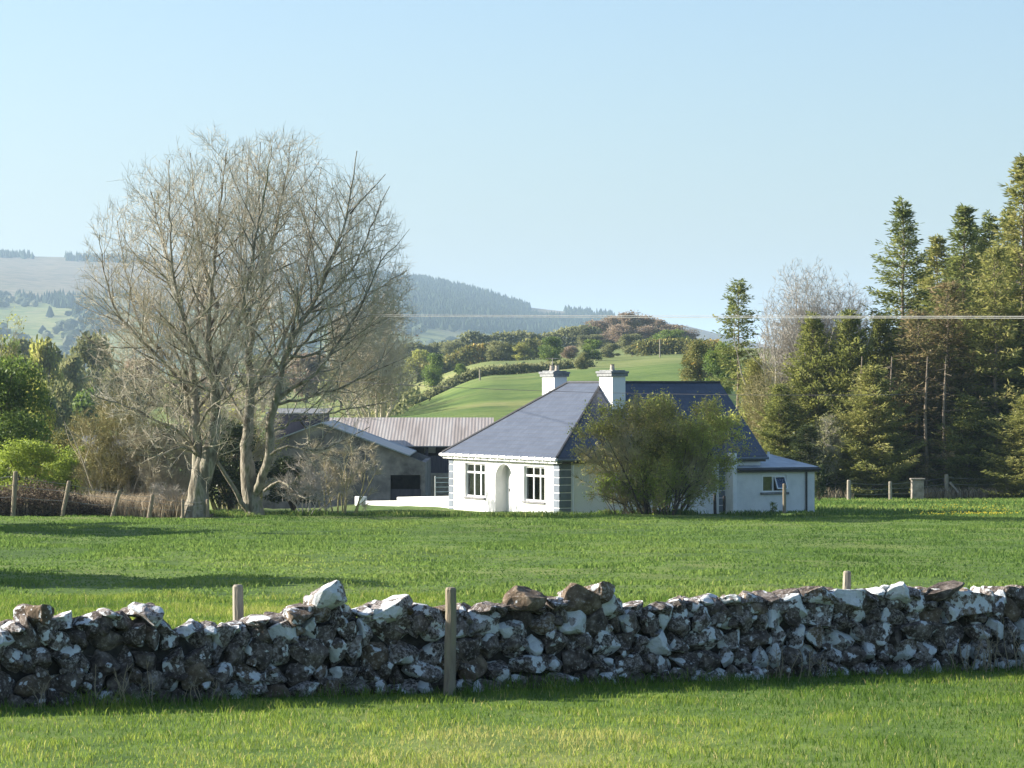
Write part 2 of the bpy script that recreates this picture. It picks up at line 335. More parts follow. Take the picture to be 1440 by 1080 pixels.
# ------------------------------------------------------------------ terrain
TU = np.array([-400, 0, 200, 420, 540, 700, 850, 960, 1080, 1440, 2000.])
def zr(Y, ys): return [PZ(y, Y) for y in ys]
TROW = [
 (150, [plane_z(150)] * 11),
 (193, [-3, -3, -2.6, -1.6, -.9, -.9, -.9, -.9, -.9, -.9, -.9]),
 (235, [-5, -5, -4, -1.5] + zr(235, [602, 600, 600, 602]) + [0, -1, -1]),
 (300, [-5, -5, -4, -.5] + zr(300, [587, 570, 563, 558]) + [3, 0, 0]),
 (470, [-5, -4, -1, 1] + zr(470, [577, 528, 518, 511]) + [9, 8, 8]),
 (630, [-1, 0, 1, 3] + zr(630, [548, 508, 502, 497]) + [12, 12, 12]),
 (900, [3, 4, 5, 8] + zr(900, [514, 498, 491, 486]) + [16, 14, 14]),
 (1440, [-6] * 11), (2200, [-25] * 11), (9000, [-40] * 11), (30000, [-60] * 11)]
TY = np.array([r[0] for r in TROW], float); TZ = np.array([r[1] for r in TROW])
def terrain(X, Y):
    X = np.asarray(X, float); Y = np.asarray(Y, float)
    u = np.clip(720 + F * X / np.maximum(Y, 30), -400, 2000)
    yy = np.clip(Y, 150, 30000)
    i = np.clip(np.searchsorted(TY, yy, side='right') - 1, 0, len(TY) - 2); fy = (yy - TY[i]) / (TY[i + 1] - TY[i]); fy = fy * fy * (3 - 2 * fy) * .5 + fy * .5
    j = np.clip(np.searchsorted(TU, u, side='right') - 1, 0, len(TU) - 2); fu = (u - TU[j]) / (TU[j + 1] - TU[j]); fu = fu * fu * (3 - 2 * fu)
    zt = (TZ[i, j] * (1 - fu) + TZ[i, j + 1] * fu) * (1 - fy) + (TZ[i + 1, j] * (1 - fu) + TZ[i + 1, j + 1] * fu) * fy
    z = np.where(Y < 150, 2.9 - .0197 * Y, zt)
    near = .10 * fbm(X * .16, Y * .12, 3) + .16 * fbm(X * .05 + 9, Y * .035, 2, 3)
    lump = (.17 * np.clip(fbm(X * .75, Y * .55, 3, 2) + .02, -.05, .5) + .30 * np.clip(fbm(X * .23, Y * .16, 3, 6), -.1, .4)) * ss(52, 62, Y) * ss(200, 150, Y) + .05 * fbm(X * 1.3, Y * 1.1, 2, 4) * ss(150, 60, Y)
    near = near + lump
    far = 5 * fbm(X * .01, Y * .006, 4) * ss(500, 900, Y)
    return z + near + far
def tz(x, y): return float(terrain(np.array([x]), np.array([y]))[0])

def make_ground():
    ys = np.concatenate([np.arange(-60, 20, 8), np.arange(20, 60, .5), np.arange(60, 150, .45), np.arange(150, 320, 3), np.geomspace(320, 2000, 90), np.geomspace(2100, 30000, 30)])
    t = np.sinh(np.linspace(-3.2, 3.2, 261)); t = t / t.max() * 3.0
    t = np.sort(np.concatenate([t, np.linspace(-.19, .19, 110)]))
    YY, TT = np.meshgrid(ys, t, indexing='ij')
    XX = TT * (np.maximum(YY, 0) + 30)
    ZZ = terrain(XX, YY)
    V = np.stack([XX, YY, ZZ], -1).reshape(-1, 3)
    ny, nx = YY.shape
    idx = np.arange(ny * nx).reshape(ny, nx)
    Fq = np.stack([idx[:-1, :-1], idx[:-1, 1:], idx[1:, 1:], idx[1:, :-1]], -1).reshape(-1, 4)
    u = 720 + F * XX / np.maximum(YY, 30)
    zone = np.zeros_like(XX)
    zone = np.where(YY > 480, .55 + .45 * ss(.05, .2, fbm(XX * .02, YY * .012, 3, 2) + .1), zone)
    zone = np.where((YY > 150) & (u < 500), .6, zone)
    zone = np.where((YY > 175) & (YY < 235) & (u > 500) & (u < 1000), .5, zone)
    zone = np.where((YY > 196) & (u > 1050), 1.0, zone)
    zone = np.maximum(zone, .35 * ss(.0, .25, fbm(XX * .3, YY * .2, 3, 1)))
    zone = np.where((YY > 240) & (YY < 480), .1 + .9 * ss(.02, .22, fbm(XX * .06, YY * .02, 5, 1) + .12 * ss(560, 520, u)), zone)
    zone = np.where(YY > 1300, 1.2, zone)
    me = arr_mesh('ground', V, Fq, {'zone': zone.ravel()}, True)
    tag(link('ground', me, M['ground']), 'green pasture ground sloping away from the camera', 'ground', kind='structure')
make_ground()

# mountain ----------------------------------------------------------
SKU = np.array([-1500, -900, -300, 0, 50, 150, 300, 470, 560, 620, 660, 700, 740, 780, 860, 970, 1050, 1200, 1500, 2300.])
SKY_ = np.array([380, 352, 352, 358, 362, 366, 372, 378, 388, 397, 407, 418, 431, 436, 444, 460, 480, 512, 545, 560.])
def mtn(u, Y):
    s = (Y - 1800) / 3600.0
    yr = np.interp(u, SKU, SKY_)
    zrg = EYE + (HZ - yr) * 5400 / F
    k = np.where(s < 1, np.clip(s, 0, 1) ** 1.05, 1 - (s - 1) * 1.2)
    z = -40 + (zrg + 40) * k
    X = (u - 720) * Y / F
    return X, z + (26 * fbm(X * .004, Y * .0022, 4, 2) + 5 * fbm(X * .03, Y * .015, 3, 4)) * np.clip(k, 0, 1) * (.25 + .75 * (1 - np.clip(s, 0, 1) ** 3))
def make_mountain():
    us = np.linspace(-1500, 2300, 480); ys = np.concatenate([np.linspace(1700, 5400, 130), np.linspace(5450, 7600, 20)])
    YY, UU = np.meshgrid(ys, us, indexing='ij'); XX, ZZ = mtn(UU, YY)
    V = np.stack([XX, YY, ZZ], -1).reshape(-1, 3); ny, nx = YY.shape; idx = np.arange(ny * nx).reshape(ny, nx)
    Fq = np.stack([idx[:-1, :-1], idx[:-1, 1:], idx[1:, 1:], idx[1:, :-1]], -1).reshape(-1, 4)
    zone = 1.0 + 1.0 * ss(3300, 4300, YY + 900 * fbm(XX * .01, YY * .004, 3, 1))
    pat = fbm(XX * .012, YY * .006, 3, 5)
    zone = np.where(YY < 3900, np.where(pat > .06, .7, zone - .5 * (pat > -.04)), zone)
    me = arr_mesh('mountain', V, Fq, {'zone': zone.ravel()}, True)
    tag(link('mountain', me, M['ground']), 'long hazy hill with moorland and forest across the valley', 'hill', kind='structure')
make_mountain()

def scatter_solids(name, P, H, R, kind, mat, label, cat, seed=1):
    """many far trees in one mesh: cones or rounded crowns"""
    rng = np.random.RandomState(seed); n = len(P)
    if kind == 'cone':
        k = 5; ang = np.arange(k) * 2 * np.pi / k
        T = np.zeros((k + 1, 3)); T[:k, 0] = np.cos(ang); T[:k, 1] = np.sin(ang); T[k] = (0, 0, 1)
        Fc = np.array([[i, (i + 1) % k, k] for i in range(k)])
    else:
        bm = bmesh.new(); bmesh.ops.create_icosphere(bm, subdivisions=1, radius=1)
        T = np.array([v.co[:] for v in bm.verts]); Fc = np.array([[v.index for v in f.verts] for f in bm.faces]); bm.free()
        T[:, 2] = T[:, 2] * .55 + .5
    m = len(T)
    a = rng.rand(n) * 6.28; c, s = np.cos(a), np.sin(a)
    J = 1 + (rng.rand(n, m) - .5) * (.3 if kind == 'cone' else .7)
    x = T[None, :, 0] * R[:, None] * J; y = T[None, :, 1] * R[:, None] * J; z = T[None, :, 2] * H[:, None] * (1 + (J - 1) * .4)
    V = np.stack([P[:, 0, None] + x * c[:, None] - y * s[:, None], P[:, 1, None] + x * s[:, None] + y * c[:, None], P[:, 2, None] + z - .5], -1).reshape(-1, 3)
    FF = (Fc[None] + (np.arange(n) * m)[:, None, None]).reshape(-1, 3)
    tint = np.repeat(rng.rand(n), m)
    me = arr_mesh(name, V, FF, {'tint': tint}, False)
    return tag(link(name, me, mat), label, cat, kind='stuff')

rng = np.random.RandomState(11)
def far_forest():
    P = []; H = []; R = []
    n = 42000
    u = rng.uniform(-500, 1100, n); Y = rng.uniform(2600, 5480, n); X, z = mtn(u, Y)
    y = HZ - (z - EYE) * F / Y
    edge = 12 * fbm(u * .02, Y * .004, 3, 6)
    r1 = (u > 430) & (u < 862 + 60 * fbm(Y * .003, u * .001, 2)) & (y < 466 + edge + (u - 650) * .04) & ~((u > 745) & (y < 447 + edge)) | ((u > 795) & (u < 832) & (Y > 5200))
    r2 = (Y > 5250) & ((u < 46) | ((u > 92) & (u < 420)))
    r3 = (u > 20) & (u < 260) & (y > 418 + 2 * edge) & (y < 470) & (fbm(u * .022, Y * .003, 3, 3) > .02)
    r4 = (u > 400) & (u <= 560) & (y < 430 + edge) & (y > 376)
    k = r1 | r2 | r3 | r4
    return np.stack([X, Y, z], -1)[k], (9 + 5 * rng.rand(k.sum())), (3.2 + 1.5 * rng.rand(k.sum()))
P_, H_, R_ = far_forest()
scatter_solids('forest', P_, H_, R_, 'cone', M['far_conifer'], 'dark conifer plantation covering the far hillside', 'forest', 2)
def far_woods():
    n = 9000
    u = rng.uniform(-500, 1150, n); Y = rng.uniform(2100, 4000, n); X, z = mtn(u, Y)
    d = fbm(u * .03, Y * .006, 3, 1)
    k = (d > .02 + .00008 * (Y - 2100)) | (Y < 2450)
    return np.stack([X, Y, z], -1)[k], (6 + 5 * rng.rand(k.sum())), (4 + 3 * rng.rand(k.sum()))
P_, H_, R_ = far_woods()
scatter_solids('woodland', P_, H_, R_, 'blob', M['far_wood'], 'grey green woodland and hedges low on the far hill', 'woodland', 3)

# ------------------------------------------------------------------ grass
def blades(name, X, Y, Hh, W, mat, label, cat, seed, lean=.5, tint=None, base=None):
    r = np.random.RandomState(seed); n = len(X)
    Z = terrain(X, Y) if base is None else base
    a = r.rand(n) * 6.283; b = r.rand(n) * 6.283
    ux, uy = np.cos(a) * W * .5, np.sin(a) * W * .5
    l = Hh * lean * (.3 + r.rand(n)); lx, ly = np.cos(b) * l, np.sin(b) * l
    B = np.stack([X, Y, Z - .01], -1)
    U = np.stack([ux, uy, np.zeros(n)], -1)
    Mi = B + np.stack([lx * .35, ly * .35, Hh * .6], -1); T = B + np.stack([lx, ly, Hh * (1 - .25 * r.rand(n))], -1)
    V = np.stack([B - U, B + U, Mi + U * .75, Mi - U * .75, T], 1).reshape(-1, 3)
    i = np.arange(n) * 5
    Fq = np.stack([i, i + 1, i + 2, i + 3], -1); Ft = np.stack([i + 3, i + 2, i + 4], -1)
    if tint is None: tint = r.rand(n)
    me = arr_mesh(name, V, [Fq, Ft], {'tint': np.repeat(tint, 5)}, False)
    return tag(link(name, me, mat), label, cat, kind='stuff')

# stone wall line
WA = Vector((PX(0, 35.4), 35.4, 0)); WB = Vector((PX(1440, 41.6), 41.6, 0))
WD = (WB - WA).normalized(); WN = Vector((WD.y, -WD.x, 0))       # WN points at the camera
def wall_s(X, Y): return (X - WA.x) * WN.x + (Y - WA.y) * WN.y   # distance in front of the wall foot

def clump(X, Y, s, k): return fbm(X * s, Y * s, 3, k)
def grass_near():
    n = 520000
    Y = rng.uniform(26.5, 62, n) ** 1.0; w = .215 * Y + 3.5
    X = rng.uniform(-1, 1, n) * w
    d = wall_s(X, Y)
    k = (d > .0) | (d < -.75)
    keepp = np.where(d > 0, 1.0, np.clip(1.3 - (Y - 36) / 40, .35, 1)) * np.clip((Y / 62), .45, 1)
    k &= rng.rand(n) < keepp
    X, Y, d = X[k], Y[k], d[k]
    c = clump(X, Y, 1.1, 2); c2 = clump(X, Y, .25, 5)
    H = (.045 + .05 * rng.rand(len(X)) + .20 * np.clip(c, -.15, .4)) * (1 + .35 * (d < 0))
    edge = np.exp(-np.clip(d, 0, 9) / .4) * (d > 0)
    H = H * (1 + 1.8 * edge)
    c3 = clump(X, Y, 3.1, 6)
    tint = np.clip(.50 + 1.3 * c2 + .5 * c + .7 * c3 + .16 * rng.randn(len(X)) - .16 * (d < 0), 0, 1)
    tint = np.clip(tint, 0, .88); tint = np.where(rng.rand(len(X)) < .03, .97, tint)
    blades('grass', X, Y, np.maximum(H, .03), .006 + .006 * rng.rand(len(X)), M['blade'], 'yellow green pasture grass on both sides of the stone wall', 'grass', 3, .7, tint)
grass_near()
def grass_far():
    n = 330000
    Y = 60 + 86 * rng.rand(n) ** .9; X = rng.uniform(-1, 1, n) * (.19 * Y + 4)
    c = clump(X, Y, .45, 2); c2 = clump(X, Y, .09, 5)
    k = rng.rand(n) < .75 + c; X, Y, c, c2 = X[k], Y[k], c[k], c2[k]
    H = np.maximum(.05 + .045 * rng.rand(len(X)) + .34 * np.clip(c - .04, -.1, .3), .03)
    c4 = fbm(X * .22, Y * .05, 4, 6)
    tint = np.clip(.44 + .5 * c2 + .4 * c + .6 * c4 + .12 * rng.randn(len(X)), 0, .9)
    blades('grass', X, Y, H, .02 + .03 * rng.rand(len(X)), M['field_blade'], 'lush green grass of the field in front of the farmhouse', 'grass', 4, .6, tint)
    n = 26000
    X = rng.uniform(PX(1060, 150), 36, n); Y = rng.uniform(143, 194, n)
    c2 = clump(X, Y, .09, 5); H = .12 + .12 * rng.rand(n)
    blades('grass', X, Y, H, .05 + .03 * rng.rand(n), M['field_blade'], 'grass of the paddock running up to the conifers', 'grass', 5, .6, np.clip(.5 + c2 + .15 * rng.randn(n), 0, 1))
grass_far()

# ------------------------------------------------------------------ dry stone wall
def rock_template(seed, sub=3):
    r = np.random.RandomState(seed)
    bm = bmesh.new(); bmesh.ops.create_icosphere(bm, subdivisions=sub, radius=1)
    V = np.array([v.co[:] for v in bm.verts]); Fc = np.array([[v.index for v in f.verts] for f in bm.faces]); bm.free()
    V = V * np.array([1, 1, 1])
    for i in range(r.randint(11, 16)):
        nrm = r.randn(3); nrm /= np.linalg.norm(nrm); d = r.uniform(.42, .76)
        e = V @ nrm - d; V = V - np.clip(e, 0, None)[:, None] * nrm[None]
    ph = r.rand(3) * 9
    for f, a in ((2.3, .07), (5.1, .035), (11., .018)):
        V = V * (1 + a * (np.sin(V[:, 0] * f + ph[0]) * np.cos(V[:, 1] * f + ph[1]) + np.sin(V[:, 2] * f * 1.1 + ph[2]) * np.cos(V[:, 0] * f * .9)))[:, None]
    V = V + r.randn(*V.shape) * .014
    V -= (V.max(0) + V.min(0)) / 2; V /= (V.max(0) - V.min(0)) / 2
    return V, Fc
RT = [rock_template(100 + i) for i in range(22)]
TOPX = [0, 30, 62, 85, 120, 150, 205, 225, 250, 300, 345, 400, 430, 452, 470, 490, 505, 560, 632, 650, 700, 725, 750, 775, 800, 828, 855, 880, 950, 1000, 1050, 1100, 1150, 1200, 1270, 1330, 1400, 1440]
TOPY = [884, 868, 848, 862, 866, 856, 850, 862, 872, 872, 872, 862, 852, 838, 838, 840, 852, 846, 850, 848, 848, 845, 843, 845, 840, 826, 830, 848, 842, 834, 832, 830, 828, 826, 824, 826, 828, 822]
WLEN = (WB - WA).length
def wall_top(s):
    p = WA + WD * s; x = 720 + F * p.x / p.y
    y = np.interp(x, TOPX, TOPY)
    return PZ(y, p.y + .25) - tz(p.x, p.y) - .02
wall_root = thing('stone_wall', 'rough dry stone wall of dark boulders crusted with white lichen crossing the foreground', 'stone wall', (WA.x, WA.y, 0), math.atan2(WD.y, WD.x))
wr = random.Random(21)
stones = []      # s, t(depth behind face), z, sx, sy, sz, lichen, rnd, coping
S0, S1 = -7.0, WLEN + 9.0
def gz(s):
    p = WA + WD * s; return tz(p.x, p.y)
for side in (0, 1):
    z = -.05; course = 0
    while z < 1.25:
        ch = wr.uniform(.18, .28); s = S0 + wr.uniform(-.2, .2)
        while s < S1:
            w = wr.choice([wr.uniform(.15, .26), wr.uniform(.22, .36), wr.uniform(.3, .5)])
            hh = ch * wr.uniform(.85, 1.25); c = s + w / 2; top = wall_top(min(max(c, 0), WLEN))
            zc = z + ch / 2 + wr.uniform(-.04, .04)
            if zc - hh * .5 < top - .17:
                zc = min(zc, top - .10 - hh * .3)
                dep = wr.uniform(.28, .4)
                t = dep / 2 - .03 + wr.uniform(-.03, .07) + .10 * zc
                if side: t = .72 - t
                li = (.30 + .5 * wr.random() if wr.random() < .8 else wr.random()) * (1.0 if not side else .7) - .05 * (z < .3)
                if c < 3.2: li *= .75
                stones.append([c, t, zc, w * 1.16, dep, hh * 1.2, li, wr.random() * .94, 0])
            s += w
        z += ch * .92; course += 1
# wedged small stones in the face
for i in range(200):
    c = wr.uniform(S0, S1); top = wall_top(min(max(c, 0), WLEN)); zc = wr.uniform(.03, max(.1, top - .18)); w = wr.uniform(.07, .15)
    stones.append([c, wr.uniform(.02, .08) + .10 * zc, zc, w * 1.2, w, w * wr.uniform(.6, 1.1), wr.uniform(.1, .75), wr.random(), 0])
# coping stones
s = S0
while s < S1:
    w = wr.uniform(.18, .38); c = s + w / 2; top = wall_top(min(max(c, 0), WLEN)); hh = wr.uniform(.14, .22)
    stones.append([c, .34 + wr.uniform(-.08, .06), top - hh / 2 + wr.uniform(-.015, .03), w * 1.15, wr.uniform(.4, .6), hh * 1.1, wr.uniform(.3, .85), wr.random(), 1])
    s += w * .93
def s_at(px):
    lo, hi = -3, WLEN + 3
    for _ in range(40):
        m_ = (lo + hi) / 2; p = WA + WD * m_
        if 720 + F * p.x / p.y < px: lo = m_
        else: hi = m_
    return lo
for px, pyt, wpx, hpx, li, rn_ in [(8, 884, 36, 30, 1.0, .2), (62, 846, 30, 34, .2, .97), (212, 848, 38, 28, .95, .3), (470, 818, 44, 36, .85, .4), (432, 852, 44, 26, .35, .95), (750, 823, 52, 32, .15, .93),
                               (828, 822, 60, 42, .15, .9), (852, 817, 34, 34, .5, .88), (812, 838, 44, 50, 1.0, .5), (1272, 817, 38, 26, 1.0, .97), (1380, 827, 100, 34, .7, .9), (1160, 824, 46, 24, .6, .9), (1205, 822, 50, 28, .95, .4), (1335, 822, 70, 22, .1, .3), (556, 844, 76, 28, .85, .4)]:
    s_ = s_at(px); p = WA + WD * s_; k_ = p.y / F
    h_ = hpx * k_ * 1.15; zt = PZ(pyt, p.y + .15) - tz(p.x, p.y)
    stones.append([s_, .2, zt - h_ / 2, wpx * k_ * 1.15, .42, h_, li, rn_, 1])
bodyV = []; bodyF = []; bodyL = []; bodyR = []; nv = 0; ncop = 0
for (c, t, zc, sx, sy, sz, li, rn_, cop) in stones:
    V, Fc = RT[wr.randrange(len(RT))]
    V = V * np.array([sx / 2, sy / 2, sz / 2])
    e = Matrix.Rotation(wr.uniform(-.12, .12), 3, 'Z') @ Matrix.Rotation(wr.uniform(-.3, .3), 3, 'Y') @ Matrix.Rotation(wr.uniform(-.15, .15), 3, 'X')
    V = V @ np.array(e).T
    if wr.random() < .5: V[:, 0] *= -1; Fc = Fc[:, ::-1]
    loc = np.array([c, t, gz(c) + zc])
    if cop and -1.2 < c < WLEN + 1.2 and ncop < 100:
        me = arr_mesh('coping_stone', V, Fc, {'lichen': np.full(len(V), li), 'rnd': np.full(len(V), rn_)}, False)
        o = link('coping_stone', me, M['rock'], wall_root); o.location = loc; ncop += 1
    else:
        bodyV.append(V + loc); bodyF.append(Fc + nv); bodyL.append(np.full(len(V), li)); bodyR.append(np.full(len(V), rn_)); nv += len(V)
me = arr_mesh('stonework', np.concatenate(bodyV), [np.concatenate(bodyF)], {'lichen': np.concatenate(bodyL), 'rnd': np.concatenate(bodyR)}, False)
link('stonework', me, M['rock'], wall_root)
core = MB(); nseg = 60
for i in range(nseg):
    a0 = S0 + (S1 - S0) * i / nseg; a1 = S0 + (S1 - S0) * (i + 1) / nseg
    h = min(wall_top(min(max(a0, 0), WLEN)), wall_top(min(max(a1, 0), WLEN))) - .15; g = gz((a0 + a1) / 2)
    core.box(a0, a1 - .001 if i < nseg - 1 else a1, .25, .5, g - .1, g + h)
M['core'] = mat_noise('gap_shade_core', [(.4, (.02, .018, .016)), (.6, (.05, .045, .04))], 8, .95, .8)  # near-black colour puts the shade of the gaps into this plain slab
core.build('gap_shade_core', M['core'], wall_root)

def wallpt(px, off):
    s_ = s_at(px); return WA + WD * s_ + WN * off

def post(name, label, px, Yp, ytop, wpx, mat, lean=0, parent=None, group=None, cat='fence post', leany=0, ybase=None):
    X = PX(px, Yp); g = tz(X, Yp) - .25; k = Yp / F; w = wpx * k / 2; zt = PZ(ytop, Yp)
    r = random.Random(int(px)); mb = MB(); n = 7; pts = []; rad = []
    for i in range(n):
        t = i / (n - 1); pts.append((lean * t + r.uniform(-1, 1) * w * .06, leany * t, (zt - g) * t)); rad.append(w * (1.06 - .1 * t) * r.uniform(.97, 1.03))
    pts.append((pts[-1][0], pts[-1][1], zt - g + w * .35)); rad.append(w * .72)
    mb.tube(pts, rad, 10)
    o = mb.build(name, mat, parent, smooth=False)
    if parent is None:
        o.location = (X, Yp, g); tag(o, label, cat, group)
    else: o.location = (X, Yp, g)
    return o
p = wallpt(632, .38); post('fence_post', 'tall round greenish fence post standing in front of the stone wall', 632, p.y, 829, 17, M['post'], .02)
p = wallpt(336, -1.25); post('fence_post', 'squat grey brown post top rising behind the left part of the stone wall', 336, p.y, 825, 16, M['post_grey'], -.01)
p = wallpt(1186, -1.3); post('fence_post', 'short leaning post tip showing behind the right part of the stone wall', 1186, p.y, 805, 12, M['post_grey'], .05)

# dry stalks along the wall foot
def stalks(label, px, off, n, spread, hmax, seed):
    r = np.random.RandomState(seed); p = wallpt(px, off); mb = MB(); g = tz(p.x, p.y)
    for i in range(n):
        bx = r.uniform(-spread, spread); by = r.uniform(-.08, .08); h = hmax * r.uniform(.5, 1); lx = r.uniform(-.35, .35) * h; ly = r.uniform(-.1, .2) * h
        pts = [(bx + lx * t ** 1.5 + .02 * math.sin(t * 5 + i), by + ly * t, h * (t - .12 * t * t) - .02) for t in (0, .25, .5, .75, 1)]
        mb.tube(pts, [.006, .0055, .005, .004, .0025], 4)
        for q in range(3):
            t = r.uniform(.5, 1); bp = Vector(pts[2]).lerp(Vector(pts[4]), (t - .5) * 2); e = bp + Vector((r.uniform(-.08, .08), r.uniform(-.05, .05), r.uniform(.03, .1)))
            mb.tube([bp, e], [.0035, .002], 3)
    o = mb.build('weed_stalks', M['dry']); o.location = (p.x, p.y, g)
    a = o.data.attributes.new('tint', 'FLOAT', 'POINT'); a.data.foreach_set('value', r.rand(len(o.data.vertices)).astype(np.float32) * .5 + .35)
    tag(o, label, 'weed', 'dead weed stalks along the wall foot')
stalks('two dead straw stalks against the dark left end of the stone wall', 45, .25, 4, .12, .55, 1)
stalks('cluster of thin dead stalks at the wall foot left of the squat post', 165, .22, 9, .35, .62, 2)
stalks('few short dead stems at the wall foot below the squat post', 265, .25, 5, .2, .4, 3)
stalks('sparse dead stalks at the wall foot right of the middle', 1090, .22, 7, .3, .5, 4)
stalks('small bent dead stems between the middle and the right end of the wall', 1150, .22, 5, .2, .45, 5)
stalks('tall pale straw stalks rising at the right end of the wall', 1395, .25, 16, .35, .75, 6)
stalks('thin dead stems beside the tall straw at the right of the wall', 1350, .25, 8, .3, .6, 7)

# ------------------------------------------------------------------ farmhouse
HR = math.radians(25); HX, HY = 1.98, 141.5
hz0 = tz(HX, HY) - .05
house = thing('farmhouse', 'white rendered bungalow with blue slate hipped roof and two chimneys', 'house', (HX, HY, 0), HR)
ca, sa = math.cos(HR), math.sin(HR)
def b_at(px, a):   # b so that local (a,b) projects on photo column px
    t = (px - 720) / F
    return (HX + ca * a - t * (HY + sa * a)) / (sa + t * ca)
def a_at(px, b):
    t = (px - 720) / F
    return (t * (HY + ca * b) - HX + sa * b) / (ca - t * sa)
def zloc(y, a, b): return PZ(y, HY + sa * a + ca * b)
ZE = EYE - 3.11; RISE = 3.34
WT = ZE - .06          # wall top
G0 = -.6
aF, bS = .25, .25      # outer faces of front and side walls
bL = 12.3; aR = 10.45
w1 = (b_at(682, aF), b_at(654, aF)); w2 = (b_at(766, aF), b_at(736.5, aF)); dr = (b_at(720.5, aF), b_at(696.5, aF))
z1t, z1b = zloc(653, aF, w1[0]), zloc(700, aF, w1[0]); z2t, z2b = z1t, z1b
z1t = (z1t + zloc(656, aF, w2[0])) / 2; z1b = (z1b + zloc(706, aF, w2[0])) / 2; z2t, z2b = z1t, z1b
dt = zloc(653, aF, dr[0]); TH = .3
wm = MB()
def fw(b0, b1, z0, z1): wm.box(aF, aF + TH, b0, b1, z0, z1)
segs = [(bS, w2[0]), (w2[1], dr[0]), (dr[1], w1[0]), (w1[1], bL)]
for s_ in segs: fw(s_[0], s_[1], G0, WT)
for w_, zt_, zb_ in ((w2, z2t, z2b), (w1, z1t, z1b)): fw(w_[0], w_[1], G0, zb_); fw(w_[0], w_[1], zt_, WT)
rad_ = (dr[1] - dr[0]) / 2; bc = (dr[0] + dr[1]) / 2; zs = dt - rad_ * .75
fa = lambda u, v, d: (d, u, v)
arcL = [(bc - rad_ * math.cos(t), zs + rad_ * .75 * math.sin(t)) for t in np.linspace(0, math.pi / 2, 9)]
wm.prism([(dr[0], WT)] + [(u, v) for u, v in arcL] + [(bc, WT)], aF, aF + TH, fa)
arcR = [(bc + rad_ * math.cos(t), zs + rad_ * .75 * math.sin(t)) for t in np.linspace(0, math.pi / 2, 9)]
wm.prism([(dr[1], WT)] + [(u, v) for u, v in arcR] + [(bc, WT)], aF, aF + TH, fa)
# porch recess
wm.box(aF + TH, aF + .55, dr[0] - .2, dr[0], G0, WT - .05); wm.box(aF + TH, aF + .55, dr[1], dr[1] + .2, G0, WT - .05)
wm.box(aF + .55, aF + .75, dr[0] - .2, dr[1] + .2, G0, WT - .05); wm.box(aF + TH, aF + .55, dr[0], dr[1], WT - .12, WT - .05)
# side, back and gable walls
wm.box(aF + TH, aR, bS, bS + TH, G0, WT)
wm.box(aF + TH, 8.75, bL - TH, bL, G0, WT)
wm.box(8.75 - TH, 8.75, 8.75, bL - TH, G0, WT)
wm.box(8.75, aR, 8.45, 8.75, G0, WT)
wm.box(aR - TH, aR, bS + TH, 8.45, G0, WT)
wm.prism([(bS + .05, WT + .01), (8.7, WT + .01), (4.5, WT + 3.1)], aR - TH, aR, fa)
wm.build('wall', M['render'], house)
# dark room interiors behind the windows
im = MB()
for w_ in (w1, w2): im.box(aF + 2.2, aF + 2.3, w_[0] - .6, w_[1] + .6, .2, WT - .05); im.box(aF + TH + .01, aF + 2.2, w_[0] - .6, w_[1] + .6, .15, .19)
im.build('room_wall', M['interior'], house)
# door in the recess
dm = MB(); dm.box(aF + .49, aF + .545, bc - .5, bc + .5, .0, 2.0)
dd = dm.build('door', M['door'], house, bevel=.01)
MB().box(aF + .43, aF + .488, bc + .36, bc + .42, .95, 1.1).build('handle', M['cap'], dd)
# roof
def roof_mesh():
    pts = {'P0': (0, 0), 'P1': (0, 12.56), 'P2': (9, 12.56), 'P3': (9, 9), 'P4': (10.67, 9), 'P5': (10.67, 0), 'A1': (4.5, 4.5), 'A2': (4.5, 8.06), 'G': (10.67, 4.5)}
    hgt = {k: (0 if k[0] == 'P' else RISE) for k in pts}
    faces = [(('P0', 'P1', 'A2', 'A1'), 'f'), (('P1', 'P2', 'A2'), 'l'), (('P5', 'P0', 'A1', 'G'), 's'), (('P2', 'P3', 'A1', 'A2'), 'k'), (('P3', 'P4', 'G', 'A1'), 'r')]
    bm = bmesh.new(); uvl = bm.loops.layers.uv.new('UVMap')
    vs = {k: bm.verts.new((a, b, ZE + hgt[k])) for k, (a, b) in pts.items()}
    lo = {k: bm.verts.new((a, b, ZE + hgt[k] - .1)) for k, (a, b) in pts.items()}
    sl = math.hypot(4.5, RISE) / 4.5
    for ks, d in faces:
        f = bm.faces.new([vs[k] for k in ks])
        for l in f.loops:
            x, y, z = l.vert.co
            l[uvl].uv = {'f': (y, x * sl), 'l': (x, (12.56 - y) * sl), 's': (x, y * sl), 'k': (y, (9 - x) * sl), 'r': (x, (9 - y) * sl)}[d]
        bm.faces.new([lo[k] for k in ks][::-1])
    loop = ['P0', 'P1', 'P2', 'P3', 'P4', 'G', 'P5']
    for i in range(len(loop)):
        a, b = loop[i], loop[(i + 1) % len(loop)]
        bm.faces.new([vs[a], vs[b], lo[b], lo[a]])
    bmesh.ops.recalc_face_normals(bm, faces=bm.faces)
    me = bpy.data.meshes.new('roof'); bm.to_mesh(me); bm.free(); return me, pts, hgt
rme, rp, rh = roof_mesh()
roof = link('roof', rme, M['slate'], house)
rt = MB()
def R3(k): return (rp[k][0], rp[k][1], ZE + rh[k] + .01)
for a, b in (('A1', 'A2'), ('A1', 'G'), ('P0', 'A1'), ('P1', 'A2'), ('P2', 'A2')): rt.tube([R3(a), R3(b)], .075, 6)
rt.build('ridge_tiles', M['lead'], roof)
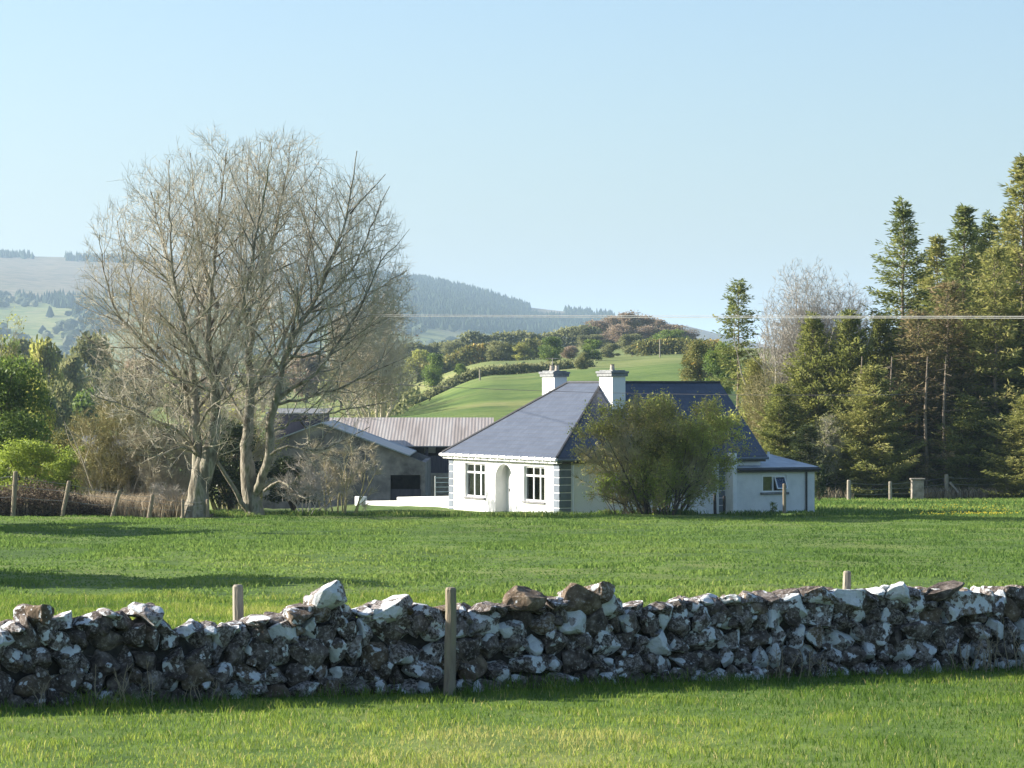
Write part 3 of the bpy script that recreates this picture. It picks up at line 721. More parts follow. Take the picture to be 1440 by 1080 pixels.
# fascia, soffit and gutters
fm = MB()
fm.box(.02, .06, .02, 12.54, ZE - .26, ZE - .03); fm.box(.06, .27, .06, 12.5, ZE - .26, ZE - .235)
fm.build('fascia', M['upvc'], house)
gm = MB(); gm.tube([(-.07, -.1, ZE - .08), (-.07, 12.66, ZE - .08)], .075, 8)
rr = random.Random(4)
for i in range(16): b_ = .3 + i * .8; gm.box(-.16, .02, b_, b_ + .05, ZE - .17, ZE + .02)
gm.build('gutter', M['gutter'], house)
fs = MB(); fs.box(.3, 10.6, .02, .06, ZE - .26, ZE - .03); fs.build('fascia', M['black'], house)
gs = MB(); gs.tube([(.0, -.06, ZE - .1), (10.7, -.06, ZE - .1)], .065, 8); gs.build('gutter', M['quoin'], house)
# chimneys
def chimney(a0, a1, b0, b1, zbase, npots, aerial):
    c = MB().box(a0, a1, b0, b1, zbase, ZE + RISE + .28).build('chimney', M['render'], house)
    e = .09
    k = MB().box(a0 - e, a1 + e, b0 - e, b1 + e, ZE + RISE + .28, ZE + RISE + .42); k.box(a0 - e - .04, a1 + e + .04, b0 - e - .04, b1 + e + .04, ZE + RISE + .421, ZE + RISE + .52)
    k.box(a0, a1, b0, b1, ZE + RISE + .521, ZE + RISE + .57); k.build('chimney_cap', M['cap'], c, bevel=.012)
    zt_ = ZE + RISE + .56
    for i in range(npots):
        pb = b0 + (b1 - b0) * (i + .7) / (npots + .4); pa = (a0 + a1) / 2
        MB().tube([(pa, pb, zt_), (pa, pb, zt_ + .06), (pa, pb, zt_ + .24), (pa, pb, zt_ + .28)], [.13, .11, .09, .115], 10).build('chimney_pot', M['pot'], c, smooth=False)
    if aerial:
        am = MB(); pa, pb = (a0 + a1) / 2 + .1, b1 - .25
        am.tube([(pa, pb, zt_ - .2), (pa, pb, zt_ + .62)], .018, 5); am.tube([(pa - .35, pb - .35, zt_ + .58), (pa + .35, pb + .3, zt_ + .6)], .014, 5)
        for q in range(6):
            f_ = -.8 + q * .3; cx, cy = pa + .4 * f_, pb + .38 * f_
            am.tube([(cx - .14, cy + .14, zt_ + .59), (cx + .14, cy - .14, zt_ + .59)], .008, 4)
        am.build('aerial', M['wire'], c)
    return c
chimney(4.2, 4.86, 2.85, 4.2, ZE + 1.6, 1, False)
chimney(4.35, 5.0, 9.25, 10.6, ZE + .9, 2, True)
dpb = a_at(806, bS)
MB().tube([(dpb, bS - .06, ZE - .15), (dpb, bS - .06, -.3)], .04, 8).build('downpipe', M['gutter'], house)
# quoins
def quoin(a0, a1, b0, b1):
    q = MB(); z = G0
    while z < WT - .1:
        q.box(a0, a1, b0, b1, z, min(z + .30, WT - .02)); z += .34
    return q.build('quoin', M['quoin'], house, bevel=.008)
quoin(aF - .025, aF + .57, bS - .025, bS + .56)
quoin(aF - .025, aF + .5, bL - .5, bL + .025)
qa = a_at(1011, bS); quoin(qa, qa + .3, bS - .025, bS + .1)
# front windows
def front_window(w_, zt_, zb_, curt):
    b0, b1 = w_; fr = MB(); t = .07; A0, A1 = aF + .1, aF + .17
    fr.box(A0, A1, b0, b0 + t, zb_, zt_); fr.box(A0, A1, b1 - t, b1, zb_, zt_); fr.box(A0, A1, b0 + t, b1 - t, zb_, zb_ + t); fr.box(A0, A1, b0 + t, b1 - t, zt_ - t, zt_)
    zm = zt_ - (zt_ - zb_) * .27; fr.box(A0, A1, b0 + t, b1 - t, zm - .045, zm + .045)
    bm_ = b0 + (b1 - b0) * .5
    for q in (.30, .62): fr.box(A0 + .002, A1 - .002, b0 + (b1 - b0) * q - .05, b0 + (b1 - b0) * q + .05, zb_ + t, zt_ - t)
    f = fr.build('window', M['upvc'], house, bevel=.006)
    MB().box(A0 + .03, A0 + .036, b0 + t, b1 - t, zb_ + t, zt_ - t).build('glass', M['glass'], f)
    MB().box(aF - .07, aF + .12, b0 - .08, b1 + .08, zb_ - .1, zb_ - .003).build('sill', M['sill'], f, bevel=.01)
    # gathered curtains
    for (c0, c1) in curt:
        c0 = b0 + (b1 - b0) * c0; c1 = b0 + (b1 - b0) * c1; n = 24; V = []; Fc = []
        for i in range(n):
            bb = c0 + (c1 - c0) * i / (n - 1); aa = aF + .24 + .03 * math.sin(i * 1.6)
            V += [(aa, bb, zb_ + .02), (aa, bb, zt_)]
        for i in range(n - 1): Fc.append((2 * i, 2 * i + 2, 2 * i + 3, 2 * i + 1))
        mbx = MB(); mbx.poly(V, Fc); o = mbx.build('curtain', M['curtain'], f, smooth=True)
        sm = o.modifiers.new('thick', 'SOLIDIFY'); sm.thickness = .008
front_window(w1, z1t, z1b, [(.52, .97), (.30, .44)])
front_window(w2, z2t, z2b, [(.03, .22), (.38, .60), (.66, .97)])
# annex
aA0, aA1, bA0, bA1 = 8.86, 12.98, -.3, 4.0
ZA = zloc(660, aA0, bA0); ZB = 2.52
slope = (ZB - ZA) / (bA1 - bA0)
wa = (a_at(1072, bA0), a_at(1106, bA0)); zat, zab = zloc(668, 11, bA0), zloc(692, 11, bA0)
an = MB()
an.box(aA0, wa[0], bA0, bA0 + .2, G0, ZA - .02); an.box(wa[1], aA1, bA0, bA0 + .2, G0, ZA - .02)
an.box(wa[0], wa[1], bA0, bA0 + .2, G0, zab); an.box(wa[0], wa[1], bA0, bA0 + .2, zat, ZA - .02)
side_poly = [(bA0 + .2, G0), (bA1, G0), (bA1, ZB - .04), (bA0 + .2, ZA - .02 + slope * .2)]
an.prism(side_poly, aA1 - .2, aA1, fa)
an.prism([(bA0 + .2, G0), (bS - .001, G0), (bS - .001, ZA + slope * .4), (bA0 + .2, ZA - .02 + slope * .2)], aA0, aA0 + .2, fa)
an.box(aR + .001, aA1 - .2, bA1 - .2, bA1, G0, ZB - .04)
annex = an.build('annex', M['render_old'], house)
ar = MB(); ov = .14
ar.prism([(bA0 - ov, ZA - slope * ov), (bS - .03, ZA + slope * (bS - .03 - bA0)), (bS - .03, ZA + .1 + slope * (bS - .03 - bA0)), (bA0 - ov, ZA + .1 - slope * ov)], aA0 + .0, aR + .05, fa)
ar.prism([(bA0 - ov, ZA - slope * ov), (bA1, ZB), (bA1, ZB + .1), (bA0 - ov, ZA + .1 - slope * ov)], aR + .051, aA1 + .12, fa)
ar.build('annex_roof', M['felt'], annex)
at = MB(); at.box(aA0 + .0, aA1 + .16, bA0 - ov - .05, bA0 - ov - .003, ZA - .15, ZA + .06); at.tube([(aA0, bA0 - ov - .1, ZA - .03), (aA1 + .18, bA0 - ov - .1, ZA - .03)], .06, 8)
at.build('annex_gutter', M['black'], annex)
MB().tube([(aA1 - .45, bA0 - .05, ZA - .1), (aA1 - .45, bA0 - .05, -.3)], .045, 8).build('downpipe', M['black'], annex)
MB().tube([(aA1 - 1.0, 2.2, ZA + slope * 2.5), (aA1 - 1.0, 2.2, ZA + slope * 2.5 + .45)], .06, 8).build('vent_pipe', M['gutter'], annex)
pier = MB().box(aA0 - .21, aA0 - .003, bA0 - .12, bS - .003, G0, zloc(637, aA0, bA0)).build('annex_pier', M['render'], annex, bevel=.02)
# annex window: left fixed light, right casement tilted open
wf = MB(); B0, B1 = bA0 + .05, bA0 + .11; t = .07; am_ = wa[0] + (wa[1] - wa[0]) * .46
wf.box(wa[0], wa[0] + t, B0, B1, zab, zat); wf.box(wa[1] - t, wa[1], B0, B1, zab, zat); wf.box(wa[0] + t, wa[1] - t, B0, B1, zab, zab + t); wf.box(wa[0] + t, wa[1] - t, B0, B1, zat - t, zat)
wf.box(am_ - .045, am_ + .045, B0, B1, zab + t, zat - t)
awin = wf.build('window', M['upvc'], annex, bevel=.006)
MB().box(wa[0] + t, am_ - .045, B0 + .02, B0 + .026, zab + t, zat - t).build('glass', M['glass'], awin)
MB().box(wa[0] - .1, wa[1] + .1, bA0 - .09, bA0 + .06, zab - .11, zab - .003).build('sill', M['sill'], awin, bevel=.01)
cs = MB(); x0, x1 = am_ + .05, wa[1] - t; Hh = zat - zab - 2 * t
Mx = Matrix.Translation((x0, B0 - .01, zat - t)) @ Matrix.Rotation(math.radians(-28), 4, 'X')
cs.box(0, .05, -.03, .01, -Hh, 0, Mx); cs.box(x1 - x0 - .05, x1 - x0, -.03, .01, -Hh, 0, Mx); cs.box(.05, x1 - x0 - .05, -.03, .01, -Hh, -Hh + .05, Mx); cs.box(.05, x1 - x0 - .05, -.03, .01, -.05, 0, Mx)
cas = cs.build('open_casement', M['upvc'], awin)
MB().box(.05, x1 - x0 - .05, -.012, -.006, -Hh + .05, -.05, Mx).build('glass', M['glass'], cas)
MB().box(wa[0] - .3, wa[1] + .3, bA0 + 1.5, bA0 + 1.55, zab - .4, zat + .1).build('room_wall', M['interior'], annex)

# ------------------------------------------------------------------ white garden wall, gate
gwY = HY + ca * 12.3 + sa * .25
gw = thing('garden_wall', 'low white garden wall with a square pier left of the farmhouse', 'garden wall', (0, 0, 0))
def gpt(px, Y): return PX(px, Y)
Yg0, Yg1 = 148.0, 152.6
def seg_wall(px0, px1, Y0, Y1, yt0, yt1, th=.25):
    X0, X1 = PX(px0, Y0), PX(px1, Y1); d = Vector((X1 - X0, Y1 - Y0, 0)).normalized(); n = Vector((-d.y, d.x, 0)) * th
    mb = MB(); p0, p1 = Vector((X0, Y0, 0)), Vector((X1, Y1, 0)); a, b = PZ(yt0, Y0), PZ(yt1, Y1)
    pts = [(p0.x, p0.y, -.8), (p1.x, p1.y, -.8), (p1.x + n.x, p1.y + n.y, -.8), (p0.x + n.x, p0.y + n.y, -.8),
           (p0.x, p0.y, a), (p1.x, p1.y, b), (p1.x + n.x, p1.y + n.y, b), (p0.x + n.x, p0.y + n.y, a)]
    return mb.poly(pts, [(0, 3, 2, 1), (4, 5, 6, 7), (0, 1, 5, 4), (1, 2, 6, 5), (2, 3, 7, 6), (3, 0, 4, 7)])
seg_wall(514.5, 558, 162.6, 159.2, 704.5, 704).build('wall', M['render'], gw)
seg_wall(558.2, 632, 159.2, 153.2, 699, 697.5).build('wall', M['render'], gw)
MB().box(-.24, .24, -.24, .24, -1.2, PZ(698, 163), Matrix.Translation((PX(507.5, 163), 163, 0)) @ Matrix.Rotation(HR, 4, 'Z')).build('pier', M['render'], gw, bevel=.02)
gate = thing('farm_gate', 'pale bar gate leaning against the tan stone barn wall', 'gate', (PX(612, 172), 172, tz(PX(612, 172), 172)))
gb = MB()
for i in range(5): gb.tube([(0, 0, .35 + i * .25), (1.9, .5, .35 + i * .25)], .025, 6)
gb.build('rails', M['grey_gate'], gate)
for q in (0, 1.9): MB().tube([(q, q * .26, 0), (q, q * .26, 1.45)], .04, 6).build('stile', M['grey_gate'], gate)

# ------------------------------------------------------------------ barns
YA = 190.0
gA = tz(PX(620, YA), YA)
barn = thing('hay_barn', 'long hay barn with rusty pinkish corrugated roof behind the farmhouse', 'barn', (0, 0, 0))
xl, xr = PX(430, YA), PX(672, YA); ze = PZ(627, YA); zrd = PZ(587, 198); yb = YA + 14
rb = MB()
rb.poly([(xl - .3, YA - .3, ze), (xr + .9, YA - .3, ze), (xr + .9, YA + 7.6, zrd), (xl - .3, YA + 7.6, zrd), (xl - .3, YA + 15.5, ze), (xr + .9, YA + 15.5, ze),
         (xl - .3, YA - .3, ze - .06), (xr + .9, YA - .3, ze - .06), (xr + .9, YA + 7.6, zrd - .06), (xl - .3, YA + 7.6, zrd - .06), (xl - .3, YA + 15.5, ze - .06), (xr + .9, YA + 15.5, ze - .06)],
        [(0, 1, 2, 3), (3, 2, 5, 4), (6, 9, 8, 7), (9, 10, 11, 8), (0, 6, 7, 1), (4, 5, 11, 10), (1, 7, 8, 2), (2, 8, 11, 5), (0, 3, 9, 6), (3, 4, 10, 9)])
rb.build('roof', M['rust_sheet'], barn)
zc1 = PZ(641, YA); zc0 = PZ(665, YA)
MB().box(xl, xr, YA, YA + .12, zc0, zc1).build('cladding', M['barn_dark'], barn)
MB().box(xl, xr, YA - .15, YA + .3, gA - 1, zc0 - .003).build('stone_wall_base', M['tan_stone'], barn)
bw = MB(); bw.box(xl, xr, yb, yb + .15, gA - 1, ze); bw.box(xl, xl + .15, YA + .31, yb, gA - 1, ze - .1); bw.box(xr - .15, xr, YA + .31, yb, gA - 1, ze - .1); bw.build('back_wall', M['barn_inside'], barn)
for px in (577, 600, 625, 650):
    X = PX(px, YA); MB().box(X - .09, X + .09, YA + .14, YA + .32, zc1 - .6, ze - .08).build('post', M['barn_dark'], barn)
wl = MB()
for px in (600, 605, 610): X = PX(px, yb); wl.box(X - .12, X + .12, yb - .06, yb - .01, PZ(637, yb), PZ(629, yb))
wl.build('pale_panel', M['grey_gate'], barn)  # opaque pale panels on the inner face of the back wall

YB = 175.0
gB = tz(PX(540, YB), YB) - .1
shed = thing('stone_shed', 'grey gabled shed with pale tin roof behind the bare trees', 'shed', (0, 0, 0))
xe = PX(598, YB); xrd = PX(452, YB); xl2 = 2 * xrd - xe
zrg = PZ(596, YB); zev = zrg + (PZ(641, YB) - zrg) * (xe - xrd) / (PX(573, YB) - xrd)
fy = lambda u, v, d: (u, d, v)
ox0, ox1, oz0, oz1 = PX(549, YB), PX(592, YB), PZ(688, YB), PZ(668, YB)
def ztop(x): return zrg + (zev - zrg) * abs(x - xrd) / (xe - xrd)
sw = MB()
sw.prism([(xl2, gB - 1), (ox0, gB - 1), (ox0, ztop(ox0)), (xrd, zrg), (xl2, zev)], YB, YB + .3, fy)
sw.prism([(ox0, oz1), (ox1, oz1), (ox1, ztop(ox1)), (ox0, ztop(ox0))], YB, YB + .3, fy)
sw.prism([(ox1, gB - 1), (xe, gB - 1), (xe, zev), (ox1, ztop(ox1))], YB, YB + .3, fy)
sw.box(xe - .3, xe, YB + .3, YB + 12, gB - 1, zev - .02); sw.box(xl2, xl2 + .3, YB + .3, YB + 12, gB - 1, zev - .02)
sw.prism([(xl2, gB - 1), (xe, gB - 1), (xe, zev), (xrd, zrg), (xl2, zev)], YB + 12, YB + 12.3, fy)
sw.build('wall', M['barn_block'], shed)
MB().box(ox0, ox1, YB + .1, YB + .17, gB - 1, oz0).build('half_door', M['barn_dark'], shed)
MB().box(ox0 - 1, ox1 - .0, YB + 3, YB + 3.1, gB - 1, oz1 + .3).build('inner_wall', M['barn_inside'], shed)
xcut = PX(576, YB); sr = MB()
sr.prism([(xrd, zrg + .02), (xcut, ztop(xcut) + .02), (xcut, ztop(xcut) + .09), (xrd, zrg + .09)], YB - .25, YB + 12.5, fy)
sr.prism([(xrd - .001, zrg + .02), (xl2 - .3, ztop(xl2 - .3) + .02), (xl2 - .3, ztop(xl2 - .3) + .09), (xrd - .001, zrg + .09)], YB - .25, YB + 12.5, fy)
sr.build('roof', M['grey_sheet'], shed)
YD = 186.0; ds = thing('dark_shed', 'dark clad shed behind the right big trunk, left of the grey gable', 'shed', (0, 0, 0))
xd0, xd1 = PX(378, YD), PX(455, YD); zd = PZ(583, YD)
MB().box(xd0, xd1, YD, YD + 6, tz(xd0, YD) - 1, zd).build('cladding', M['barn_dark'], ds)
MB().poly([(xd0 - .2, YD - .2, zd + .02), (xd1 + .2, YD - .2, zd + .02), (xd1 + .2, YD + 6.2, zd + .25), (xd0 - .2, YD + 6.2, zd + .25), (xd0 - .2, YD - .2, zd + .09), (xd1 + .2, YD - .2, zd + .09), (xd1 + .2, YD + 6.2, zd + .32), (xd0 - .2, YD + 6.2, zd + .32)],
    [(0, 3, 2, 1), (4, 5, 6, 7), (0, 1, 5, 4), (1, 2, 6, 5), (2, 3, 7, 6), (3, 0, 4, 7)]).build('roof', M['old_slate'], ds)
# slate outhouse glimpsed through twigs on the left
YO = 178.0; oh = thing('outhouse', 'small outhouse with grey slate roof glimpsed through twigs on the left', 'outhouse', (0, 0, 0))
xa, xb = PX(112, YO), PX(205, YO); zo1, zo0 = PZ(612, YO + 3), PZ(655, YO)
om = MB(); om.poly([(xa - .2, YO - .2, zo0), (xb + .2, YO - .2, zo0), (xb + .2, YO + 3, zo1), (xa - .2, YO + 3, zo1), (xb + .2, YO + 6.2, zo0), (xa - .2, YO + 6.2, zo0)], [(0, 1, 2, 3), (3, 2, 4, 5), (0, 5, 4, 1), (1, 4, 2), (0, 3, 5)])
om.build('roof', M['old_slate'], oh)
MB().box(xa, xb, YO, YO + 6, tz(xa, YO) - .8, zo0 - .02).build('wall', M['tan_stone'], oh)

# pale low block added for an unidentified pale patch beyond the conifers
YW = 232.0
pw = MB(); pw.box(PX(1175, YW), PX(1290, YW), YW, YW + .4, tz(PX(1230, YW), YW) - 1, PZ(676, YW)); tag(pw.build('pale_block', M['pale_grey']), 'pale low block glimpsed between the conifer trunks', 'wall')

# ------------------------------------------------------------------ trees
def norm(v): return v / (np.linalg.norm(v) + 1e-9)
def perp_rot(d, ang, az):
    d = norm(d); r = np.array([0, 0, 1.]) if abs(d[2]) < .9 else np.array([1., 0, 0])
    u = norm(np.cross(d, r)); w = np.cross(d, u)
    return d * math.cos(ang) + (u * math.cos(az) + w * math.sin(az)) * math.sin(ang)
def env_dist(p, d, c, r):
    """distance from p along d to the ellipsoid (c, r)"""
    q = (p - c) / r; e = d / r
    A = e @ e; B = 2 * q @ e; C = q @ q - 1
    D = B * B - 4 * A * C
    if D <= 0: return 0.0
    return (-B + math.sqrt(D)) / (2 * A)
def polytubes(name, lines, sides):
    """lines: list of (pts (n,3), radii (n,)) with one side count"""
    P = np.concatenate([l[0] for l in lines]); R = np.concatenate([l[1] for l in lines])
    n = np.array([len(l[0]) for l in lines]); st = np.concatenate([[0], np.cumsum(n)[:-1]])
    first = np.zeros(len(P), bool); first[st] = True; last = np.zeros(len(P), bool); last[st + n - 1] = True
    nx = np.where(last[:, None], P, np.roll(P, -1, 0)); pv = np.where(first[:, None], P, np.roll(P, 1, 0))
    T = nx - pv; T /= np.linalg.norm(T, axis=1)[:, None] + 1e-9
    D = P[st + n - 1] - P[st]; ref = np.where((np.abs(D[:, 2]) > .8 * np.linalg.norm(D, axis=1))[:, None], np.array([[1., 0, 0]]), np.array([[0, 0, 1.]]))
    ref = np.repeat(ref, n, 0)
    U = np.cross(T, ref); U /= np.linalg.norm(U, axis=1)[:, None] + 1e-9; W = np.cross(T, U)
    a = np.arange(sides) * 2 * np.pi / sides
    V = P[:, None] + (U[:, None] * np.cos(a)[None, :, None] + W[:, None] * np.sin(a)[None, :, None]) * R[:, None, None]
    i = np.nonzero(~last)[0] * sides; j = np.arange(sides); k = (j + 1) % sides
    Fq = np.stack([i[:, None] + j, i[:, None] + k, i[:, None] + sides + k, i[:, None] + sides + j], -1).reshape(-1, 4)
    return V.reshape(-1, 3), Fq
class Tree:
    def __init__(s, seed, env, up=.12):
        s.r = np.random.RandomState(seed); s.L = [[], [], [], [], []]; s.env = env; s.up = up; s.tips = []
    def line(s, lvl, pts, rad): s.L[lvl].append((np.array(pts), np.array(rad)))
    def branch(s, p, d, length, r0, lvl, spec):
        r = s.r; n = max(3, int(length / spec['seg'][lvl])); pts = [p.copy()]; rad = [r0]; dirs = [d]
        wob = spec['wob'][lvl]; up = spec['up'][lvl]; st = length / n; rend = max(r0 * spec['taper'][lvl], .004)
        for i in range(n):
            d = norm(d + r.randn(3) * wob + np.array([0, 0, up])); p = p + d * st; pts.append(p); rad.append(r0 + (rend - r0) * (i + 1) / n); dirs.append(d)
        s.line(lvl, pts, rad); s.spawn(pts, rad, dirs, length, lvl, spec)
    def spawn(s, pts, rad, dirs, length, lvl, spec, t0=None):
        r = s.r
        if lvl >= spec['max']:
            s.tips.append((pts, dirs)); return
        nch = max(1, int(length * spec['dens'][lvl] + r.rand())); az = r.rand() * 6.28; t0 = spec['t0'][lvl] if t0 is None else t0
        for k in range(nch):
            t = t0 + (1 - t0) * (k + r.rand()) / nch; f = t * (len(pts) - 1); i = min(int(f), len(pts) - 2); f -= i
            q = pts[i] * (1 - f) + pts[i + 1] * f; az += 2.4 + r.randn() * .5
            dd = perp_rot(dirs[i], spec['ang'][lvl] * (.65 + .6 * r.rand()), az)
            ln = spec['len'][lvl] * (.55 + .7 * r.rand()) * (1 - .45 * t)
            ed = env_dist(q, dd, *s.env) if s.env is not None else 1e9
            if ed <= .05: ln = min(ln, .25)
            ln = min(ln, ed * (.85 + .25 * r.rand()))
            if ln < .12: continue
            s.branch(q, dd, ln, max(min(rad[i] * .6, spec['rad'][lvl] * (.7 + .5 * r.rand())), .005), lvl + 1, spec)
    def fine(s, n, length, rr, up=.2):
        """single segment twigs off the last levels"""
        ls = s.L[3] + s.L[2] if s.L[3] else s.L[2]
        P = np.concatenate([l[0][1:] for l in ls]); D = np.concatenate([l[0][1:] - l[0][:-1] for l in ls]); D /= np.linalg.norm(D, axis=1)[:, None] + 1e-9
        i = s.r.randint(0, len(P), n); d = D[i] * .8 + s.r.randn(n, 3) * .5 + np.array([0, 0, up]); d /= np.linalg.norm(d, axis=1)[:, None]
        ln = length * (.4 + .8 * s.r.rand(n)); E = P[i] + d * ln[:, None]
        mid = (P[i] + E) / 2 + s.r.randn(n, 3) * .03 * ln[:, None]
        A = np.stack([P[i], mid, E], 1)
        s.fineP = A; s.finer = rr; s.tipE = E; s.tipD = d
    def build(s, parent, mat_big, mat_twig, sides=(10, 6, 4, 3, 3)):
        Vs = []; Fs = []; nv = 0
        for l in (0, 1):
            if s.L[l]:
                V, Fq = polytubes('b', s.L[l], sides[l]); Vs.append(V); Fs.append(Fq + nv); nv += len(V)
        tr = link('trunk', arr_mesh('trunk', np.concatenate(Vs), [np.concatenate(Fs)], None, True), mat_big, parent)
        Vs = []; Fs = []; nv = 0
        for l in (2, 3, 4):
            if s.L[l]:
                V, Fq = polytubes('b', s.L[l], sides[l]); Vs.append(V); Fs.append(Fq + nv); nv += len(V)
        if hasattr(s, 'fineP'):
            n = len(s.fineP); rr = np.array([s.finer, s.finer * .8, s.finer * .4])
            lines = [(s.fineP[i], rr) for i in range(n)]
            V, Fq = polytubes('b', lines, 3); Vs.append(V); Fs.append(Fq + nv); nv += len(V)
        if Vs: link('crown', arr_mesh('crown', np.concatenate(Vs), [np.concatenate(Fs)], {'tint': np.random.RandomState(1).rand(nv)}, False), mat_twig, parent)
        return tr

def leaves(P, size, seed, parent, mat, name='leaves', jit=.15, D=None, tint=None, asp=.55):
    """leaf-clump quads centred at P"""
    r = np.random.RandomState(seed); n = len(P)
    P = P + r.randn(n, 3) * jit
    a = r.randn(n, 3); a /= np.linalg.norm(a, axis=1)[:, None]
    b = np.cross(a, r.randn(n, 3)); b /= np.linalg.norm(b, axis=1)[:, None]
    sz = size * (.5 + r.rand(n)); a = a * sz[:, None] * .5; b = b * sz[:, None] * .5 * asp
    V = np.stack([P - a, P + b * .9 - a * .2, P + a, P - b - a * .1], 1).reshape(-1, 3)
    Fq = np.arange(n * 4).reshape(n, 4)
    if tint is None: tint = r.rand(n)
    me = arr_mesh(name, V, Fq, {'tint': np.repeat(tint, 4)}, False)
    return link(name, me, mat, parent) if parent is not None or mat is not None else me

SPEC_BIG = dict(max=3, seg=[.6, .4, .3, .22], wob=[.06, .10, .13, .17], up=[.02, .05, .06, .06], taper=[.3, .25, .3, .4], dens=[2.1, 2.6, 3.6, 0], t0=[.12, .12, .1, 0],
                ang=[.82, .72, .68, .6], len=[4.3, 1.9, .85, .4], rad=[.065, .024, .011, .008])
def px_stem(tree, pts, Yb, rads, depth, lvl=0, spec=SPEC_BIG, t0=.2, orient=None):
    """stem through photo points at the tree's distance, with real depth offsets"""
    P = []
    for (x, y), dy in zip(pts, depth):
        Y = Yb + dy; P.append(np.array([PX(x, Y), Y, PZ(y, Y)]))
    # resample with Catmull-Rom
    Q = [P[0] * 2 - P[1]] + P + [P[-1] * 2 - P[-2]]; out = []; ro = []
    for i in range(len(P) - 1):
        p0, p1, p2, p3 = Q[i], Q[i + 1], Q[i + 2], Q[i + 3]; m = max(2, int(np.linalg.norm(p2 - p1) / .4))
        for k in range(m):
            t = k / m; out.append(.5 * ((2 * p1) + (p2 - p0) * t + (2 * p0 - 5 * p1 + 4 * p2 - p3) * t * t + (3 * p1 - p0 - 3 * p2 + p3) * t ** 3) + tree.r.randn(3) * .03)
            rk = rads[i] * (1 - t) + rads[i + 1] * t; ro.append(rk if rk > .33 else rk * .62 if rk < .2 else rk * .8)
    out.append(P[-1]); ro.append(rads[-1]); o = [q - tree.o for q in out]
    dirs = [norm(o[min(i + 1, len(o) - 1)] - o[max(0, i - 1)]) for i in range(len(o))]
    tree.line(0, o, ro); length = sum(np.linalg.norm(o[i + 1] - o[i]) for i in range(len(o) - 1))
    tree.spawn(o, [r_ * 1.0 for r_ in ro], dirs, length, lvl, spec, t0)

def bare_tree(label, seed, Yb, px, env_px, stems, nfine, group=None, mats=('bark_pale', 'twig_tan'), spec=SPEC_BIG):
    X = PX(px, Yb); g = tz(X, Yb)
    root = thing('bare_tree', label, 'tree', (X, Yb, g), 0, group)
    cx, cy, rx, rz = env_px; k = Yb / F
    t = Tree(seed, (np.array([PX(cx, Yb) - X, 0, PZ(cy, Yb) - g]), np.array([rx * k, rx * k * .8, rz * k])))
    t.o = np.array([X, Yb, g])
    for st in stems: px_stem(t, st[0], Yb, st[1], st[2], 0, spec, st[3] if len(st) > 3 else .2)
    if nfine: t.fine(nfine, .50, .0065, .25)
    t.build(root, M[mats[0]], M[mats[1]])
    return root, t
big1, t1 = bare_tree('large bare spreading tree with pale forked trunk, left one of the pair', 3, 136.5, 275, (284, 440, 176, 255), [
    ([(274, 740), (275, 728), (278, 700), (282, 660), (284, 645)], [.95, .64, .47, .38, .26], [0, 0, 0, 0, 0], .95),
    ([(281, 682), (277, 610), (272, 550), (266, 490), (252, 420), (232, 350), (212, 270)], [.36, .26, .22, .18, .13, .08, .03], [0, .2, .6, 1.0, 1.5, 2.0, 2.4]),
    ([(284, 682), (298, 618), (304, 575), (299, 535), (292, 480), (298, 410), (306, 320), (318, 215)], [.38, .32, .28, .25, .19, .13, .08, .03], [0, -.2, -.4, -.6, -.8, -.9, -1, -1]),
    ([(300, 545), (318, 490), (342, 430), (356, 350), (372, 270), (382, 205)], [.2, .17, .13, .1, .06, .02], [-.6, -1, -1.8, -2.4, -2.8, -3.2]),
    ([(300, 530), (282, 505), (262, 460), (246, 400), (240, 330), (238, 225)], [.17, .14, .12, .09, .06, .02], [-.6, -1.2, -2, -2.6, -3, -3.2]),
    ([(274, 560), (250, 530), (222, 500), (190, 470), (160, 430), (145, 370), (140, 330)], [.16, .13, .11, .09, .07, .04, .02], [.5, .2, 0, -.3, -.5, -.7, -.8]),
    ([(278, 600), (250, 575), (215, 560), (180, 520), (140, 490), (112, 465)], [.13, .10, .08, .06, .04, .02], [.2, .8, 1.4, 2, 2.4, 2.6]),
    ([(290, 470), (305, 430), (288, 380), (275, 300), (268, 215)], [.15, .12, .09, .06, .02], [-.7, 1, 1.8, 2.4, 2.8]),
    ([(279, 640), (255, 630), (225, 640), (195, 640)], [.09, .07, .05, .02], [0, -.8, -1.5, -2]),
    ([(282, 640), (250, 605), (215, 590), (180, 570), (140, 560), (120, 545)], [.12, .10, .08, .06, .04, .02], [0, -.6, -1.2, -1.8, -2.2, -2.4], .15),
    ([(280, 600), (300, 570), (330, 550), (345, 520)], [.1, .08, .05, .02], [-.3, -1.2, -2, -2.6], .15),
    ([(279, 560), (245, 540), (205, 530), (165, 530), (130, 500)], [.12, .09, .07, .05, .02], [.4, 1.4, 2.2, 2.8, 3.2], .15),
    ([(276, 620), (262, 560), (250, 520), (200, 460), (178, 390), (165, 310)], [.14, .12, .10, .07, .05, .02], [0, .8, 1.4, 2, 2.4, 2.4]),
], 15000, 'the pair of large bare trees')
